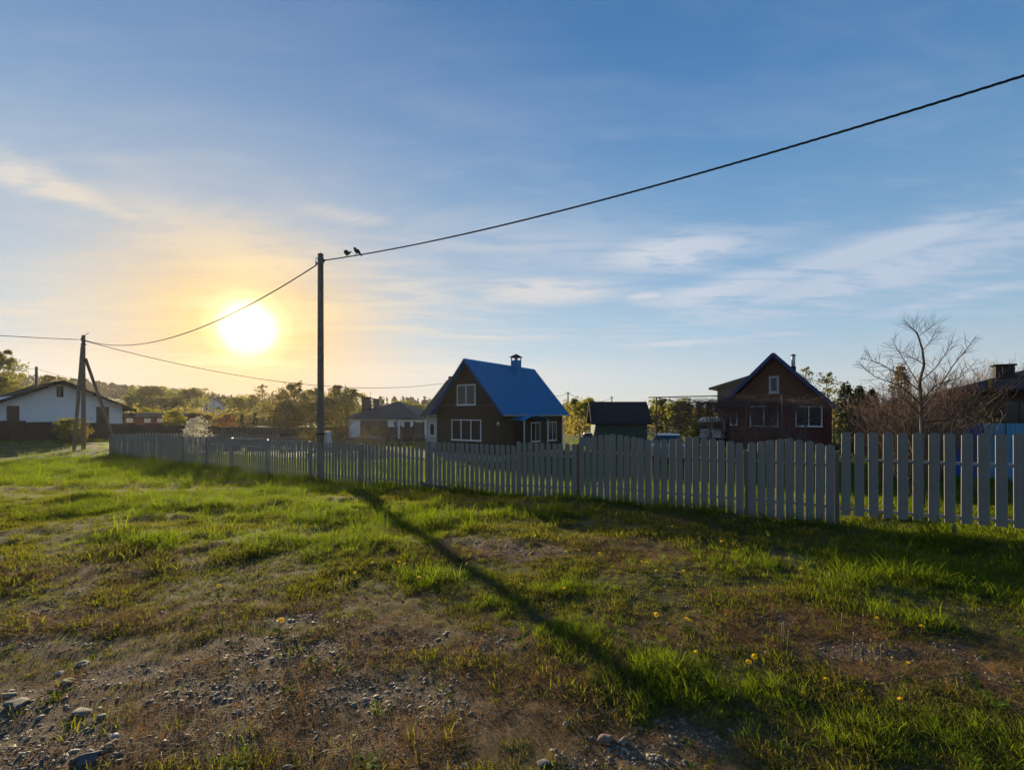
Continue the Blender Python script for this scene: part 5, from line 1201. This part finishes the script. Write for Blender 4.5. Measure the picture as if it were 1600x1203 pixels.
# stones that can be told apart
SC = {'grey': mat('grey_stone', (.20, .19, .175), (.12, .115, .11), 14, .8, .3, 40), 'tan': mat('tan_stone', (.25, .20, .145), (.16, .13, .095), 14, .8, .3, 40), 'pink': mat('pinkish_stone', (.24, .15, .12), (.15, .10, .085), 18, .8, .3, 50), 'white': mat('pale_stone', (.33, .31, .27), (.22, .21, .185), 14, .8, .2, 40), 'dark': mat('slate_stone', (.12, .12, .118), (.08, .08, .08), 10, .8, .3, 40)}
ST = [(947, 1157, 27, 'pink', .8, 'largest rounded pinkish stone among the pebbles'), (973, 1162, 17, 'grey', .75, 'rounded grey stone touching the pinkish one'), (924, 1154, 11, 'grey', .8, 'small grey stone on the other side of the pinkish one'), (884, 1134, 14, 'white', .7, 'pale stone lying in a grass tuft'),
      (25, 1105, 44, 'dark', .3, 'long flat slate grey stone on the dirt'), (10, 1088, 30, 'tan', .3, 'flat tan stone above the slate grey one'), (106, 1066, 26, 'tan', .45, 'tan sloping stone with a sunlit edge'), (132, 1038, 26, 'grey', .4, 'grey stone half sunk near dry grass'),
      (92, 1052, 18, 'white', .35, 'pale flat stone next to the tan sloping one'), (128, 1113, 32, 'grey', .3, 'flat grey slab in the gravel'), (174, 1153, 24, 'white', .5, 'pale angular stone in the gravel'), (174, 1166, 26, 'tan', .45, 'tan block shaped stone under the pale one'),
      (182, 1182, 18, 'pink', .5, 'pinkish brown stone at the gravel edge'), (138, 1188, 46, 'dark', .4, 'broad dark stone sunk into the gravel'), (158, 1123, 18, 'grey', .4, 'small flat grey stone in the gravel'), (100, 1008, 0, 'grey', .4, ''), (260, 982, 12, 'white', .4, 'small pale stone by the trampled hollow'), (132, 1008, 9, 'white', .6, 'tiny bright stone by the trampled hollow'),
      (727, 1199, 22, 'grey', .6, 'grey stone sunk at the foot of a brown tuft'), (849, 1196, 28, 'dark', .35, 'flat dark stone beside dry blades'), (1019, 1196, 12, 'white', .7, 'whitish round pebble stone in the gravel patch'), (1028, 1189, 14, 'grey', .7, 'round grey stone in the gravel patch'), (1046, 1190, 17, 'tan', .6, 'tan stone at the rim of the gravel patch'), (1040, 1164, 11, 'tan', .7, 'small tan stone behind the gravel patch'), (1000, 1135, 18, 'tan', .4, 'flat tan stone behind the grey round one'), (451, 1200, 22, 'tan', .7, 'tan stone in dry grass'), (578, 1200, 14, 'white', .6, 'small pale stone in dry grass'), (370, 1112, 16, 'white', .4, 'pale flat pebble stone in the gravel streak'), (392, 1105, 12, 'white', .5, 'pale round pebble stone in the gravel streak'), (298, 1106, 16, 'grey', .4, 'flat grey stone on the gravel streak')]
for i, (px, py, wp, cm_, fl, lb) in enumerate(ST):
    if not wp: continue
    x, y = gpx(px, py); r_ = wp*y/F/2*.72; o = link('stone', stone_mesh('stone', 300+i, SC[cm_], 3, fl)); o.scale = (r_*1.05,)*3; o.location = (x, y, gz(x, y)+r_*fl*.12); o.rotation_euler = (rs.normal()*.1, rs.normal()*.1, rs.normal()*.4); tag(o, lb, 'stone')

# dandelions
M['petal'] = leafmat('dandelion_petal', (.68, .50, .015), (.78, .60, .03), .35, .6, .1, .3, tc=(1.1, 1, .6))
M['stem'] = leafmat('dandelion_stem', (.12, .12, .05), (.16, .12, .07), .3, .6, .2, .5)
M['puff'] = leafmat('dandelion_bud', (.45, .42, .36), (.55, .52, .46), .2, .8, .1, .3)
def flower_mesh(seed, m, closed=False):
    rs = np.random.default_rng(seed); V = []; Fc = []; Tn = []
    for ring, (n, r, z, l_) in enumerate(((16, .002, .004, .011), (14, .006, .002, .012), (12, .009, -.001, .011)) if not closed else ((10, .001, .0, .014), (8, .003, -.002, .012))):
        for i in range(n):
            a = 6.283*i/n+rs.random()*.2; dr = np.array([math.cos(a), math.sin(a), 0]); sd_ = np.array([-dr[1], dr[0], 0]); k = len(V); tilt = (.9-.45*ring) if not closed else 1.6
            p = dr*r+np.array([0, 0, z]); e = p+dr*l_*math.cos(tilt)+np.array([0, 0, l_*math.sin(tilt)]); V += [p-sd_*.0015, p+sd_*.0015, e+sd_*.0024, e-sd_*.0024]; Fc.append((k, k+1, k+2, k+3)); Tn.append(rs.random())
    me = bpy.data.meshes.new('flower_head'); me.from_pydata([tuple(v) for v in V], [], Fc); at_ = me.attributes.new('tint', 'FLOAT', 'FACE'); at_.data.foreach_set('value', np.array(Tn, np.float32)); me.materials.append(m); return me
FM = [flower_mesh(i, M['petal']) for i in range(3)]; BM = flower_mesh(9, M['puff'], True)
mb = MB(); mb.tube([(0, 0, 0), (.006, 0, .05), (.002, .004, .10)], [.0028, .0024, .0022], 5); STM = mb.mesh('stem', M['stem'], True)
LV = [rosette('leaf_rosette', 9, .10, .024, M['weed'], 91+i, .6).data for i in range(2)]
DN = [(1078, 966), (1073, 970), (1086, 1018), (1169, 1034), (1180, 1030), (944, 1003), (1026, 963), (1127, 841), (1050, 825), (1003, 880), (937, 862), (1026, 893), (1179, 914), (1251, 893), (912, 840), (905, 855), (882, 922), (1067, 897), (1198, 836), (581, 878), (554, 890), (624, 880), (632, 878), (653, 904), (681, 901), (790, 917), (827, 866), (815, 908), (836, 835), (439, 969), (437, 968), (341, 912), (348, 958), (1405, 1093), (1418, 1036), (1440, 975), (1325, 826), (1200, 838), (885, 860), (730, 880), (1010, 882), (1370, 960), (1520, 900), (1290, 1055)]
for i, (px, py) in enumerate(DN):
    x, y = gpx(px, py+10*8/max(3, gpx(px, py)[1])); hgt = .7+.6*rs.random(); z = gz(x, y)
    t = thing('dandelion', 'yellow dandelion flower in the grass', 'dandelion', (x, y, z), rs.random()*6, 'dandelions in the meadow')
    o = link('stem', STM, t); o.scale = (1, 1, hgt); o = link('flower_head', FM[i % 3], t); o.location = (.002, .004, .10*hgt); o.scale = (1.0,)*3; o.rotation_euler = (rs.normal()*.3, rs.normal()*.3, 0)
    o = link('leaves', LV[i % 2], t); o.scale = (.8,)*3
for i, (px, py, n) in enumerate([(1369, 1045, 4), (1012, 1035, 6), (1060, 1050, 5), (1325, 1000, 2), (1220, 1018, 3)]):
    x0, y0 = gpx(px, py)
    for j in range(n):
        x = x0+rs.normal()*.04; y = y0+rs.normal()*.04; z = gz(x, y)
        t = thing('dandelion', 'faded dandelion with closed pale head on bare stalk', 'dandelion', (x, y, z), rs.random()*6, 'faded dandelions in the meadow')
        o = link('stem', STM, t); k_ = 1.3+.6*rs.random(); o.scale = (1.2, 1.2, k_); o = link('closed_head', BM, t); o.location = (.002, .004, .10*k_)
bpy.context.view_layer.update()

# ------------------------------------------------------------------ thin evening haze
mb = MB(); mb.box(-420, 420, -60, 420, -4, 45)
m = bpy.data.materials.new('evening_haze'); m.use_nodes = True; nt = m.node_tree; nt.nodes.remove(nt.nodes['Principled BSDF'])
pv_ = nt.nodes.new('ShaderNodeVolumePrincipled'); pv_.inputs['Color'].default_value = (.9, .88, .85, 1); pv_.inputs['Density'].default_value = HAZE; pv_.inputs['Anisotropy'].default_value = .55
nt.links.new(pv_.outputs[0], nt.nodes['Material Output'].inputs['Volume'])
o = mb.build('haze', m); tag(o, 'thin warm evening haze over the gardens', 'haze', kind='stuff')
